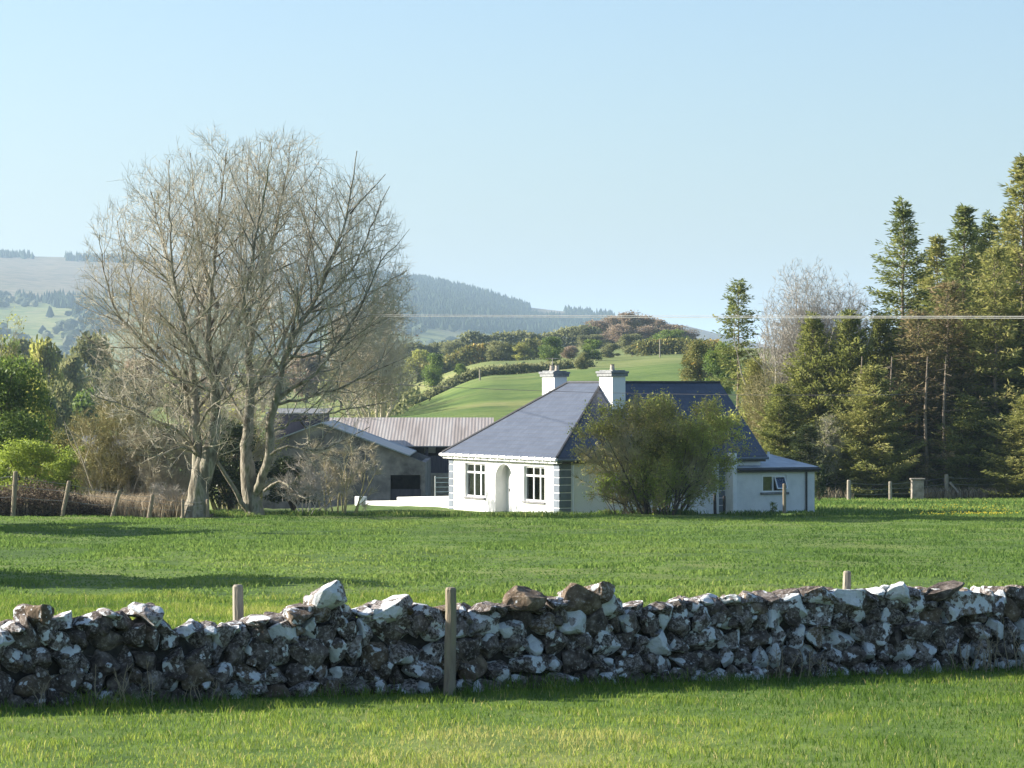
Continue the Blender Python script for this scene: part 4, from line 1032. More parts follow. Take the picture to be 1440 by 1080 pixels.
big2, t2 = bare_tree('large bare leaning tree with several stems, right one of the pair', 8, 138.5, 357, (408, 445, 176, 258), [
    ([(357, 738), (357, 724), (352, 690), (347, 640), (348, 600), (352, 550), (352, 490), (366, 420), (384, 340), (400, 260), (408, 200)], [.6, .44, .36, .32, .30, .26, .2, .15, .11, .06, .02], [0, 0, 0, 0, .3, .5, .8, 1, 1.2, 1.4, 1.5], .3),
    ([(356, 700), (366, 682), (378, 640), (380, 600), (388, 560), (402, 500), (432, 440), (462, 380), (482, 320), (498, 250), (502, 212)], [.28, .25, .24, .23, .21, .18, .15, .11, .08, .05, .02], [0, -.4, -.8, -1, -1.2, -1.4, -1.6, -1.8, -2, -2, -2], .35),
    ([(352, 726), (341, 705), (325, 680), (310, 655), (300, 643)], [.2, .17, .15, .13, .12], [-.1, -.4, -.7, -1, -1.4], .8),
    ([(386, 565), (412, 545), (446, 525), (476, 480), (508, 430), (536, 370), (556, 345), (576, 322)], [.14, .13, .11, .09, .07, .05, .03, .01], [-1, -1.4, -1.8, -2, -2.2, -2.3, -2.3, -2.3]),
    ([(380, 640), (405, 625), (440, 635), (470, 625), (500, 610), (520, 600)], [.10, .08, .07, .05, .03, .015], [-1, -1.6, -2.2, -2.8, -3.2, -3.5], .2),
    ([(372, 690), (392, 676), (415, 690), (430, 702), (458, 706)], [.10, .08, .06, .04, .02], [-.8, -1.4, -2, -2.6, -3], .4),
    ([(352, 560), (372, 520), (402, 470), (425, 400), (440, 320), (452, 235)], [.16, .14, .12, .09, .06, .02], [.4, 1.2, 2, 2.6, 3, 3.4]),
    ([(402, 500), (440, 500), (480, 470), (520, 460), (548, 440)], [.10, .08, .06, .04, .02], [-1.4, -.6, .4, 1.2, 1.8]),
    ([(395, 520), (440, 470), (490, 440), (540, 400), (572, 380)], [.12, .10, .07, .05, .02], [-1.2, -.2, .6, 1.2, 1.6], .15),
    ([(386, 570), (430, 560), (480, 545), (530, 520), (575, 500)], [.11, .09, .07, .05, .02], [-1, -1.8, -2.4, -2.8, -3], .12),
    ([(380, 610), (420, 590), (470, 580), (520, 570), (560, 560)], [.10, .08, .06, .04, .02], [-.8, .2, 1, 1.6, 2], .12),
    ([(350, 600), (325, 560), (305, 520), (310, 460)], [.11, .08, .06, .02], [.3, 1.2, 2, 2.6], .15),
    ([(490, 300), (520, 270), (542, 245)], [.06, .04, .015], [-2, -1.6, -1.2]),
    ([(352, 500), (345, 450), (336, 380), (345, 300), (350, 210)], [.14, .11, .08, .05, .02], [.8, 1.6, 2.2, 2.6, 3]),
    ([(366, 430), (372, 360), (364, 290), (366, 200)], [.11, .08, .05, .02], [1, 0, -.8, -1.2]),
    ([(432, 440), (470, 410), (500, 370), (530, 300), (548, 262)], [.10, .08, .06, .04, .015], [-1.6, -1, -.4, .2, .4]),
], 15000, 'the pair of large bare trees')

# generic bare shrub / small tree ------------------------------------
def bare_shrub(name, label, seed, px, Yb, w_px, top_y, mats, nst, nfine, leaf=None, leafn=0, leafsz=.09, lean=0, group=None, cat='shrub', dens=1.0, cy=.46, fr=.008, basew=.35, low=.08, patch=.25):
    X = PX(px, Yb); g = tz(X, Yb); k = Yb / F; H = PZ(top_y, Yb) - g; R = w_px * k / 2
    root = thing(name, label, cat, (X, Yb, g), 0, group)
    t = Tree(seed, (np.array([lean, 0, H * cy]), np.array([R, R * .9, H * (1 - cy)])))
    sp = dict(max=3, seg=[.5, .35, .25, .2], wob=[.12, .15, .18, .2], up=[.05, .06, .05, .04], taper=[.12, .3, .35, .4], dens=[1.9 * dens, 2.8 * dens, 3.2 * dens, 0], t0=[low, .1, .1, 0],
              ang=[.75, .75, .75, .6], len=[max(1.2, H * .34), max(.6, H * .17), .5, .3], rad=[.035, .016, .010, .007])
    for i in range(nst):
        az = i * 2.4 + t.r.rand(); out = math.sqrt((i + .5) / nst); p0 = np.array([math.cos(az) * basew * R * out, math.sin(az) * basew * R * out, 0])
        tgt = np.array([lean + math.cos(az) * out * R * .85, math.sin(az) * out * R * .75, H * (cy + (1 - cy) * math.sqrt(max(0, 1 - (out * .85) ** 2)))])
        d = norm(tgt - p0 + t.r.randn(3) * .08 * H); ln = np.linalg.norm(tgt - p0) * t.r.uniform(.62, .92)
        d = norm(d + np.array([math.cos(az), math.sin(az), 0]) * .18 * out)
        t.branch(p0, d, max(ln, .8), .007 * H + .012, 0, sp)
    if nfine: t.fine(nfine, .35, fr)
    t.build(root, M[mats[0]], M[mats[1]])
    if leaf:
        E = t.tipE[t.r.randint(0, len(t.tipE), leafn)]
        f = fbm(E[:, 0] * .55 + seed, E[:, 2] * .55, 3, 1) + fbm(E[:, 1] * .5, E[:, 2] * .5 + seed, 2, 4); E = E[f > -.12 + patch * t.r.rand(len(E))]
        ff = fbm(E[:, 0] * .6 + seed, E[:, 2] * .6, 2, 2)
        leaves(E, leafsz, seed, root, M[leaf], jit=.12, tint=np.clip(.5 + 1.6 * ff + .2 * t.r.randn(len(E)), 0, 1))
    return root

bare_shrub('willow_tree', 'bushy olive green willow coming into leaf in front of the farmhouse side wall', 5, 925, 138.2, 262, 548, ('bark_dark', 'twig_olive'), 26, 22000, 'willow', 130000, .095, lean=.1, cat='tree', dens=.85, cy=.50, fr=.007, basew=.34, low=.02, patch=.26)
bare_shrub('willow_shrub', 'low bright green shoots at the left foot of the willow tree', 6, 872, 137.4, 80, 672, ('bark_dark', 'twig_olive'), 8, 1800, 'bright', 9000, .10)
bare_shrub('willow_shrub', 'low bright green shoots at the middle foot of the willow tree', 7, 935, 137.3, 80, 668, ('bark_dark', 'twig_olive'), 8, 1800, 'bright', 8000, .10)
bare_shrub('bare_tree', 'silvery bare tree with fan shaped crown rising behind the conifers', 12, 1142, 200, 158, 345, ('twig_grey', 'twig_grey'), 30, 26000, cat='tree', cy=.62, lean=.3, dens=1.0, fr=.010, basew=.12, low=.3)
bare_shrub('bare_tree', 'olive bare tree with upswept twigs between the thin pine and the dark conifers', 13, 1085, 196, 95, 492, ('twig_olive', 'twig_olive'), 14, 9000, cat='tree', cy=.55, fr=.011, basew=.3)
bare_shrub('bare_shrub', 'greyish bare hazel growing beside the farmhouse annex', 14, 1158, 190, 66, 575, ('twig_grey', 'twig_tan'), 9, 6000, 'greygreen', 5000, .14, cy=.6)
bare_shrub('bare_shrub', 'leafless willow scrub left of the big pair of trees', 15, 165, 143, 130, 520, ('twig_tan', 'twig_olive'), 18, 16000, 'greygreen', 5000, .09, cat='shrub', dens=.9, basew=.6)
bare_shrub('bare_shrub', 'tangled leafless scrub just left of the pale forked trunk', 16, 222, 142, 100, 560, ('twig_tan', 'twig_tan'), 16, 15000, cat='shrub', basew=.6)
bare_shrub('bare_shrub', 'rounded tan twiggy crown rising behind the rusty barn roof', 17, 528, 218, 140, 385, ('twig_tan', 'twig_tan'), 16, 14000, 'brownwood', 6000, .14, cat='shrub', cy=.6, basew=.2, low=.3)
bare_shrub('bare_shrub', 'fine twiggy thorn bush behind the pair of big trees', 19, 330, 150, 150, 500, ('twig_olive', 'twig_tan'), 14, 14000, 'willow', 5000, .10, cy=.5, basew=.5)
bare_shrub('bare_shrub', 'pale arching dead branches beside the right hand big trunk', 20, 432, 139, 90, 640, ('twig_grey', 'twig_grey'), 8, 2600)
bare_shrub('bare_shrub', 'thin olive brown scrub between the right big trunk and the white garden wall', 24, 478, 142, 110, 600, ('twig_olive', 'twig_tan'), 10, 4000, basew=.5, dens=.7)
bare_shrub('bare_shrub', 'grey arching dead branches near the left fence posts', 23, 235, 137.5, 50, 682, ('twig_grey', 'twig_grey'), 8, 1200)

# crowns of leaf clumps ----------------------------------------------
def blob_points(r, n, H, R, trunkfrac, nb, squash=1.0):
    """points filling a crown made of uneven lobes"""
    c = []; z0 = H * trunkfrac
    for i in range(nb):
        t = r.rand(); z = z0 + (H - z0) * (.12 + .80 * t); w = math.sin(math.pi * min(max((z - z0) / (H - z0) * .9 + .08, 0), 1)) ** .6
        a = r.rand() * 6.28; rr = R * w * .62 * math.sqrt(r.rand()); c.append((rr * math.cos(a) * 1.12, rr * math.sin(a) * 1.12, z, R * (.14 + .22 * r.rand())))
    c = np.array(c); k = r.randint(0, nb, n); d = r.randn(n, 3); d /= np.linalg.norm(d, axis=1)[:, None]
    rad = (.3 + .8 * r.rand(n) ** .6) * (1 + .22 * np.abs(r.randn(n))); P = c[k, :3] + d * (c[k, 3] * rad)[:, None] * np.array([1, 1, .8 * squash])
    return P, c
_leafy = {}
def leafy_mesh(seed, H, R, n, size, tf=.22, nb=30, limbs=True):
    r = np.random.RandomState(seed); P, c = blob_points(r, n, H, R, tf, nb)
    tint = np.clip(.5 + .9 * fbm(P[:, 0] * 1.5 / R + 3, P[:, 2] * 1.5 / R, 3, seed % 5) + .18 * r.randn(n), 0, 1)
    me = leaves(P, size, seed, None, None, 'crown', jit=size * .3, tint=tint, asp=.7)
    L = []
    q = np.array([[0, 0, -.3], [0.02 * H * r.randn() * .4, 0, H * tf], [.02 * H, 0, H * .55]]); L.append((q, np.array([.022 * H + .05, .016 * H + .03, .01 * H])))
    for i in range(min(nb, 9)):
        e = c[i, :3]; s0 = np.array([0, 0, H * tf * (.8 + .5 * r.rand())]); m_ = (s0 + e) / 2 + r.randn(3) * .05 * R + np.array([0, 0, .08 * H]); L.append((np.array([s0, m_, e]), np.array([.010 * H, .006 * H, .003 * H])))
    V, Fq = polytubes('t', L, 6); tm = arr_mesh('trunk', V, Fq, None, True)
    return me, tm
def leaf_link(me, mat, parent, name='crown'):
    o = bpy.data.objects.new(name, me); COL.objects.link(o); o.parent = parent
    if len(me.materials) == 0: me.materials.append(mat)
    o.material_slots[0].link = 'OBJECT'; o.material_slots[0].material = mat
    return o
def leafy(name, label, key, px, Yb, wpx, top_y, mat, cat='tree', group=None, base_y=None, seed=0, bark='bark_dark', zoff=0, n=5000, size=None, tf=.22):
    """key: variant of a unit crown of height 10, radius 4 (shared); scaled to the picture size"""
    kk = (key, n)
    X = PX(px, Yb); g = tz(X, Yb) + zoff; k = Yb / F; H = PZ(top_y, Yb) - g; R = wpx * k / 2
    if kk not in _leafy: _leafy[kk] = leafy_mesh(key * 7 + 1, 10, 4, n, size or .42, tf)
    cm, tm = _leafy[kk]
    root = thing(name, label, cat, (X, Yb, g), (key * 1.3 + px) % 6.28, group); root.scale = (R / 4, R / 4, H / 10)
    leaf_link(tm, M[bark], root, 'trunk'); leaf_link(cm, M[mat], root, 'crown')
    return root

# left side
leafy('leafy_tree', 'dark green leafy tree at the left edge below the pale birch', 41, 8, 150, 150, 505, 'fresh', n=22000, size=.22, tf=.1)
leafy('leafy_tree', 'small yellowish green tree right beside the dark leafy tree at the left edge', 42, 50, 156, 70, 520, 'willow', n=14000, size=.22, tf=.1)
bare_shrub('birch_tree', 'pale birch with fine new leaves at the left edge of the photo', 43, -12, 170, 130, 425, ('twig_grey', 'twig_olive'), 9, 6000, 'willow', 16000, .13, cat='tree', cy=.62, basew=.1, low=.3)
leafy('bright_shrub', 'bright yellow green bush above the leftmost fence posts', 44, 36, 144, 130, 618, 'bright', 'bush', n=16000, size=.22, tf=.02)
leafy('bright_shrub', 'bright yellow green bush at the very left edge below the dark leafy tree', 45, -30, 146, 110, 615, 'bright', 'bush', n=16000, size=.22, tf=.02)
leafy('bright_shrub', 'bright yellow green bush left of the grey slate outhouse roof', 45, 102, 146, 110, 622, 'bright', 'bush', n=16000, size=.22, tf=.02)
leafy('evergreen_shrub', 'very dark evergreen bush behind the pale forked trunk', 46, 235, 145, 110, 600, 'darkgreen', 'bush', n=14000, size=.25, tf=.02)
leafy('evergreen_shrub', 'very dark evergreen bush between the two big trunks', 47, 325, 147, 120, 590, 'darkgreen', 'bush', n=14000, size=.25, tf=.02)
leafy('evergreen_shrub', 'very dark low evergreen bush right of the right big trunk', 48, 412, 146, 110, 640, 'darkgreen', 'bush', n=14000, size=.25, tf=.02)
leafy('gorse_bush', 'olive gorse with orange bloom behind the bright bushes on the left', 49, 90, 165, 60, 606, 'gorse', 'bush', n=14000, size=.25, tf=.02)
leafy('gorse_bush', 'tan dead fern and gorse clump between the fence posts and the pale trunk', 50, 235, 139.5, 60, 702, 'gorse', 'bush', n=6000, size=.3, tf=.02)

# mid-distance wood on the left, individually placed
r_ = random.Random(8)
wood = [(62, 420, 64, 478, 'willow', 'round pale green tree in the valley wood, left of the scrub'), (38, 430, 60, 500, 'darkgreen', 'dark tree in the valley wood just right of the birch'),
        (100, 440, 70, 500, 'greygreen', 'greyish tree in the valley wood beside the twiggy scrub'), (88, 330, 70, 545, 'greygreen', 'pale grey green bush tree low in the valley on the left'),
        (128, 460, 80, 470, 'greygreen', 'tall greyish budding tree half hidden by the leafless scrub'), (15, 400, 70, 480, 'fresh', 'green tree in the valley behind the birch crown'),
        (75, 520, 60, 492, 'darkgreen', 'blackish tree at the back of the valley wood'), (120, 360, 70, 555, 'fresh', 'green bush tree below the brown valley trees'),
        (60, 300, 70, 560, 'darkgreen', 'dark bush tree right of the leafy tree at the left edge'), (170, 420, 90, 520, 'greygreen', 'greyish twiggy tree behind the leafless willow scrub'),
        (30, 640, 80, 478, 'greygreen', 'hazy grey tree at the far left of the valley'), (-60, 400, 90, 470, 'fresh', 'broad green tree outside the left edge of the valley wood')]
for i, (px, Y, w, ty, mt, lb) in enumerate(wood):
    leafy('valley_tree', lb, 51 + i % 4, px, Y, w, ty, mt, 'tree', 'valley wood on the left', n=4200, size=.55, zoff=-1)
# behind the big pair: scattered hill trees and hedges, seen through the twigs
hb = [(200, 520, 80, 505, 'brownwood'), (260, 480, 90, 520, 'greygreen'), (310, 560, 80, 500, 'brownwood'), (370, 540, 90, 505, 'greygreen'), (430, 600, 90, 498, 'brownwood'), (480, 520, 80, 520, 'greygreen'), (520, 640, 90, 490, 'greygreen'), (555, 500, 70, 520, 'willow')]
names_ = ['brown budding tree in the valley behind the left big crown', 'grey green tree in the valley straight behind the pale forked trunk', 'brown tree in the valley between the two big trunks', 'grey green tree behind the right big trunk',
          'brown valley tree behind the middle of the right bare crown', 'grey green tree behind the low right limbs of the bare pair', 'hazy grey tree right of the bare pair on the valley floor', 'olive tree at the lower left end of the hill hedge']
for i, (px, Y, w, ty, mt) in enumerate(hb):
    leafy('valley_tree', names_[i], 51 + i % 4, px, Y, w, ty, mt, 'tree', 'trees behind the bare pair', n=4200, size=.55, zoff=-1)

# hill hedges ---------------------------------------------------------
def hedge(label, path, w, h, mat, n, size, seed, dark=0):
    """path: list of (px, Y); hedge of uneven height along it"""
    r = np.random.RandomState(seed); pts = [np.array([PX(p, Y), Y]) for p, Y in path]
    seglen = [np.linalg.norm(pts[i + 1] - pts[i]) for i in range(len(pts) - 1)]; tot = sum(seglen)
    s = r.rand(n) * tot; cum = np.concatenate([[0], np.cumsum(seglen)]); XY = np.stack([np.interp(s, cum, [p[0] for p in pts]), np.interp(s, cum, [p[1] for p in pts])], -1)
    hh = h * (.65 + .9 * np.clip(fbm(s * .22, s * 0 + seed, 3, 2) + .35, 0, 1)); z = hh * r.rand(n) ** .8; wid = w * np.sqrt(np.clip(1 - (z / hh) ** 2 * .7, .1, 1))
    d = r.randn(n, 2) * .5; XY = XY + d * wid[:, None]
    P = np.stack([XY[:, 0], XY[:, 1], terrain(XY[:, 0], XY[:, 1]) + z], -1)
    tint = np.clip(.45 + 1.1 * fbm(P[:, 0] * .3, P[:, 1] * .1 + seed, 3, 3) + .2 * r.randn(n), 0, 1)
    me = leaves(P, size, seed, None, None, 'hedge', jit=.2, tint=tint, asp=.7)
    return tag(link('hedge', me, M[mat]), label, 'hedge')
hedge('thin hedge along the top left edge of the green hill field', [(560, 455), (600, 465), (645, 475), (700, 480), (760, 490), (830, 500)], 1.2, 1.1, 'greygreen', 9000, .45, 1)
hedge('olive hedge behind the barns at the left foot of the hill field', [(520, 300), (540, 380), (565, 450)], 2.5, 4.0, 'greygreen', 9000, .55, 2)
hedge('rough hedge and gorse above the yellowish upper hill field', [(590, 640), (660, 650), (720, 660), (780, 660)], 2.5, 3.5, 'gorse', 9000, .6, 3)
hedge('gorse hedge with orange bloom right of the pole on the hilltop', [(900, 600), (960, 600), (1010, 590)], 2, 2.5, 'gorse', 7000, .5, 4)
hedge('long low hedge along the crest left of the brown grove', [(560, 870), (640, 880), (760, 880), (850, 880)], 3, 5, 'greygreen', 10000, .8, 5)
hill = [(610, 520, 44, 505, 'fresh', 'round green bush left of the middle of the hill hedge'), (648, 500, 30, 520, 'fresh', 'small dark green bush in the hill hedge by the wooden pole'),
        (700, 640, 60, 488, 'greygreen', 'spreading grey green tree above the hill hedge'), (735, 650, 44, 492, 'willow', 'small olive tree on the upper hill field'), (775, 560, 50, 482, 'fresh', 'dark round tree above the left chimney'),
        (802, 600, 40, 495, 'brownwood', 'small brown budding tree right of the dark round tree'), (832, 560, 50, 486, 'fresh', 'dark tree between the two chimneys'), (858, 600, 44, 492, 'greygreen', 'grey green tree just above the right chimney'),
        (890, 700, 60, 478, 'greygreen', 'grey tree at the lower edge of the brown grove'), (945, 650, 70, 472, 'fresh', 'green rounded tree right of the hilltop pole'), (925, 680, 40, 478, 'fresh', 'small green tree on the hilltop left of the pole'),
        (680, 820, 50, 492, 'brownwood', 'brown tree on the far crest of the hill'), (640, 800, 60, 490, 'greygreen', 'pale grey tree on the far crest left of the brown one'), (590, 700, 50, 500, 'willow', 'olive tree at the left end of the upper field'),
        (755, 800, 40, 490, 'brownwood', 'brown shrubby tree on the crest above the dark round tree'), (820, 470, 36, 505, 'greygreen', 'low grey green bush behind the ridge of the slate roof')]
for i, (px, Y, w, ty, mt, lb) in enumerate(hill):
    leafy('hill_tree', lb, 51 + i % 4, px, Y, w * .85, ty - 9, mt, 'tree', 'trees on the pasture hill', n=9000, size=.36, zoff=-.5, tf=.1)
grove = [(822, 458), (842, 450), (862, 444), (882, 440), (903, 443), (925, 448), (945, 456), (962, 464), (833, 464), (872, 450), (912, 452)]
gl = ['brown budding tree at the left end of the hilltop grove', 'second tree from the left in the brown hilltop grove', 'third tree from the left along the top of the brown grove', 'tallest tree at the centre of the brown hilltop grove',
      'tree just right of the tallest in the brown grove', 'sixth tree from the left in the brown hilltop grove', 'second last tree on the right of the brown grove', 'lowest tree at the right end of the brown grove',
      'front row brown tree at the left of the grove', 'front row brown tree under the tallest of the grove', 'front row brown tree at the right of the grove']
for i, (px, ty) in enumerate(grove):
    Y = 880 + (i % 3) * 25 if i < 8 else 820
    leafy('grove_tree', gl[i], 51 + i % 4, px, Y, 62, ty + (6 if i > 7 else 0), 'brownwood' if i not in (0, 8) else 'greygreen', 'tree', 'brown grove on the hilltop', n=9000, size=.36, zoff=-1, tf=.1)

# spruces --------------------------------------------------------------
def spruce_mesh(seed, H=18, R=3.2, nwh=44, bare=.12, dens=1.0, droop=.25, size=.24, irreg=.35, sprays=3, pw=.85, cols=1.0):
    r = np.random.RandomState(seed); C = []; Dr = []; lines = []; tints = []
    n = 12; tz_ = np.linspace(-.4, H * .985, n); lines.append((np.stack([r.randn(n) * .03, r.randn(n) * .03, tz_], -1), np.linspace(.011 * H, .012, n)))
    for w in range(nwh):
        t = ((w + r.rand() * .8) / nwh) ** .9; z = H * (bare + (1 - bare) * t)
        nb = r.randint(5, 9); L0 = R * ((1 - t) ** pw * .97 + .03) * (1 + irreg * r.randn() * .45); az0 = r.rand() * 6.28
        for b in range(nb):
            if r.rand() < .08: continue
            az = az0 + b * 6.283 / nb + r.randn() * .25; L = max(.18, L0 * r.uniform(.5, 1.18)); el = .75 * t ** 2 + .02 - droop * (1 - t) + r.randn() * .10
            m = max(3, int(L / .28)); q = np.array([0, 0, z + r.randn() * .1]); d = np.array([math.cos(az) * math.cos(el), math.sin(az) * math.cos(el), math.sin(el)]); pts = [q]
            for i in range(m):
                d = norm(d + np.array([0, 0, .05 + .03 * r.randn()])); q = q + d * L / m; pts.append(q)
            lines.append((np.array(pts), np.linspace(.014 + .006 * L, .005, m + 1)))
            bt = r.rand() * .55 + .2
            side = norm(np.cross(d, [0, 0, 1.]))
            for i in range(1, m + 1):
                f = i / m
                if f < .2 and t < .75: continue
                sl = (1 - f) * L * .38 + .16
                for sgn in (-1, 1):
                    ns = max(1, int(sl / .2 * dens))
                    for k in range(ns):
                        o = pts[i] + (side * sgn * .85 + d * .5) * sl * (k + r.rand()) / ns
                        for _ in range(sprays):
                            C.append(o + r.randn(3) * .07); dd = side * sgn * .6 + d * .8 + np.array([0, 0, -.3]) + r.randn(3) * .45; Dr.append(dd); tints.append(bt + .35 * f * r.rand() + .12 * r.randn())
                C.append(pts[i]); Dr.append(d + r.randn(3) * .3); tints.append(bt)
    for k in range(14): C.append(np.array([0, 0, H * .95 + .05 * k * H / 18])); Dr.append(r.randn(3) * .5 + np.array([0, 0, 1.])); tints.append(.5)
    C = np.array(C); Dr = np.array(Dr); Dr /= np.linalg.norm(Dr, axis=1)[:, None] + 1e-9; n = len(C); W = np.cross(Dr, r.randn(n, 3)); W /= np.linalg.norm(W, axis=1)[:, None] + 1e-9
    ln = size * (.6 + .8 * r.rand(n)); wd = size * .15 * (.7 + .6 * r.rand(n))
    V = np.stack([C - W * wd[:, None] * .4, C + Dr * ln[:, None] * .5 - W * wd[:, None], C + Dr * ln[:, None], C + Dr * ln[:, None] * .5 + W * wd[:, None]], 1).reshape(-1, 3)
    me = arr_mesh('crown', V, np.arange(n * 4).reshape(n, 4), {'tint': np.repeat(np.clip(tints, 0, 1), 4)}, False)
    V, Fq = polytubes('t', lines, 5); tm = arr_mesh('trunk', V, Fq, None, True)
    return me, tm
SPM = {'tall': spruce_mesh(1, 18, 3.4, 52, .12, 1.0, .22, .28, .4), 'tall2': spruce_mesh(2, 18, 3.2, 56, .15, 1.0, .15, .28, .45), 'dense': spruce_mesh(3, 12, 3.0, 50, .05, 1.3, .05, .30, .4, pw=.6),
       'dense2': spruce_mesh(4, 12, 3.2, 46, .03, 1.4, -.1, .30, .5, pw=.5), 'thin': spruce_mesh(5, 14, 2.0, 22, .5, 1.0, .05, .28, .7, pw=.5), 'sparse': spruce_mesh(6, 16, 3.4, 36, .10, .8, .15, .30, .5, pw=.6)}
HM = {'tall': 18, 'tall2': 18, 'dense': 12, 'dense2': 12, 'thin': 14, 'sparse': 16}; RM = {'tall': 3.4, 'tall2': 3.2, 'dense': 3, 'dense2': 3.2, 'thin': 2, 'sparse': 3.4}
def spruce(label, kind, px, Yb, wpx, ty, mat, group='conifers on the right', name='spruce_tree', bark='bark_conifer', zoff=-.2):
    X = PX(px, Yb); g = tz(X, Yb) + zoff; k = Yb / F; H = PZ(ty, Yb) - g; R = wpx * k / 2
    R *= 1.22
    root = thing(name, label, 'conifer', (X, Yb, g), (px * .37) % 6.28, group); root.scale = (R / RM[kind], R / RM[kind], H / HM[kind])
    leaf_link(SPM[kind][1], M[bark], root, 'trunk'); leaf_link(SPM[kind][0], M[mat], root, 'crown'); return root
spruce('tall spruce standing free left of the taller group, with drooping open tiers', 'tall', 1270, 200, 175, 288, 'spruce')
spruce('tall spruce with thin spire, middle of the three high tops on the right', 'tall2', 1356, 203, 165, 296, 'spruce')
spruce('spruce with blunt bushy top beside the thin spire', 'tall', 1392, 199, 160, 308, 'spruce')
spruce('tallest spruce rising at the right edge of the photo', 'tall2', 1440, 196, 200, 228, 'spruce_yellow')
spruce('spruce top filling the gap left of the thin spire', 'tall2', 1318, 206, 150, 338, 'spruce_yellow')
spruce('spruce top between the thin spire and the blunt bushy top', 'tall', 1374, 207, 150, 325, 'spruce')
spruce('spruce leaning on the left flank of the tallest one', 'tall', 1418, 204, 150, 300, 'spruce')
spruce('yellowish spruce top in the second tier below the gap of the thin spire', 'tall', 1300, 209, 170, 385, 'spruce_yellow')
spruce('green spruce in the second tier right below the thin spire', 'tall2', 1348, 210, 180, 365, 'spruce')
spruce('green spruce in the second tier below the blunt bushy top', 'tall', 1388, 211, 180, 372, 'spruce_yellow')
spruce('green spruce in the second tier below the tallest one', 'tall2', 1428, 209, 180, 350, 'spruce')
spruce('broad spruce outside the right edge behind the tallest one', 'tall', 1500, 200, 160, 270, 'spruce')
spruce('sparse brownish spruce in front of the thin spire', 'sparse', 1333, 194, 150, 400, 'spruce_brown')
spruce('sparse yellowish spruce with bare pale trunk left of the tallest one', 'sparse', 1400, 193, 140, 350, 'spruce_yellow')
spruce('thin pine with bare trunk and small ragged top behind the farmhouse', 'thin', 1038, 205, 74, 400, 'spruce')
spruce('short dark spruce just right of the silvery bare tree trunk', 'dense', 1143, 195, 100, 446, 'cypress')
spruce('short dark spruce second from the left in the dense front row', 'dense2', 1195, 194, 100, 445, 'cypress')
spruce('short dark spruce below the free standing tall spruce', 'dense', 1238, 197, 100, 448, 'cypress')
spruce('bushy yellow green conifer low in the front row above the gate pillar', 'dense2', 1228, 190, 120, 520, 'spruce_yellow')
spruce('brown tinged conifer behind the stone gate pillar', 'sparse', 1290, 193, 140, 440, 'spruce_brown')
spruce('dark green conifer with a brown side in the middle of the dense row', 'dense', 1318, 196, 130, 446, 'spruce')
spruce('dark conifer filling the row below the blunt top', 'dense2', 1375, 197, 130, 450, 'spruce')
spruce('dark conifer at the right end of the dense row', 'dense', 1425, 197, 130, 440, 'spruce')
spruce('bright green low conifer at the right edge beside the last fence post', 'dense2', 1447, 188, 120, 560, 'spruce_yellow')
spruce('green conifer branches low behind the slanting brace of the fence', 'dense', 1362, 191, 110, 560, 'cypress')
spruce('broad dark conifer outside the right edge of the row', 'dense', 1500, 194, 160, 430, 'spruce')
spruce('low bushy conifer right above the farmhouse annex roof', 'dense2', 1098, 192, 90, 545, 'cypress')
spruce('low dark conifer behind the annex, darker than its neighbour', 'dense', 1135, 190, 80, 600, 'darkgreen')
spruce('small yellow green conifer behind the right end of the slate roof', 'dense2', 1062, 200, 80, 510, 'spruce_yellow')
leafy('gorse_bush', 'yellow green bushy pine on the skyline behind the slate roof end', 61, 985, 330, 70, 478, 'gorse', 'bush', n=12000, size=.3, tf=.05)
leafy('evergreen_shrub', 'dark green bush behind the slate roof right of the yellow green pine', 62, 1015, 300, 60, 482, 'fresh', 'bush', n=12000, size=.3, tf=.05)
leafy('evergreen_shrub', 'dark ground hugging shrub at the right corner of the annex', 63, 1152, 170, 24, 650, 'darkgreen', 'bush', n=6000, size=.4, tf=.02)
spruce('dark conifer in the back row between the short dark ones', 'dense', 1170, 212, 130, 470, 'spruce')
spruce('dark conifer in the back row behind the brown tinged one', 'dense2', 1270, 214, 150, 470, 'spruce')
spruce('dark conifer in the back row behind the gap of the thin spire', 'dense', 1345, 214, 150, 480, 'spruce')
spruce('dark conifer in the back row at the far right', 'dense2', 1410, 214, 150, 470, 'spruce')
# slim bare lower trunks at the front of the plantation
tl = [(1210, 'slim pale trunk left of the gate pillar under the front row'), (1252, 'slim pale trunk standing on the short grass left of the pillar'), (1302, 'pale trunk right of the stone gate pillar'), (1328, 'thin trunk between pillar and slanting brace')]
for px, lb in tl:
    Yb = 191; X = PX(px, Yb); g = tz(X, Yb); mb = MB(); mb.tube([(0, 0, -.3), (.05, 0, 2), (-.05, 0, 5), (.1, 0, 8.5)], [.13, .11, .09, .03], 8)
    root = thing('dead_tree', lb, 'tree', (X, Yb, g), 0, 'bare trunks under the conifers')
    cb = mb; r2 = random.Random(px)
    for i in range(16):
        z = r2.uniform(1.6, 8); a = r2.uniform(0, 6.28); l = r2.uniform(.4, 1.3); cb.tube([(0, 0, z), (math.cos(a) * l, math.sin(a) * l, z + r2.uniform(-.3, .2))], [.02, .006], 4)
    cb.build('trunk', M['bark_conifer'], root)

# leafy trees left of the frame, whose shadows cross the field
for i, (X, Y, H, R, lb) in enumerate([(-23.6, 71.5, 8, 5.5, 'full leafed tree beside the field, nearest one left of the frame'), (-30.5, 113.5, 9, 6.5, 'full leafed tree beside the field, far one left of the frame'), (-38, 125, 10, 5, 'full leafed tree beyond the far one left of the frame')]):
    cm, tm = _leafy[(51 + i, 4200)]; root = thing('leafy_tree', lb, 'tree', (X, Y, tz(X, Y)), i * 2.1); root.scale = (R / 4, R / 4, H / 10)
    leaf_link(tm, M['bark_dark'], root, 'trunk'); leaf_link(cm, M['fresh'], root, 'crown')

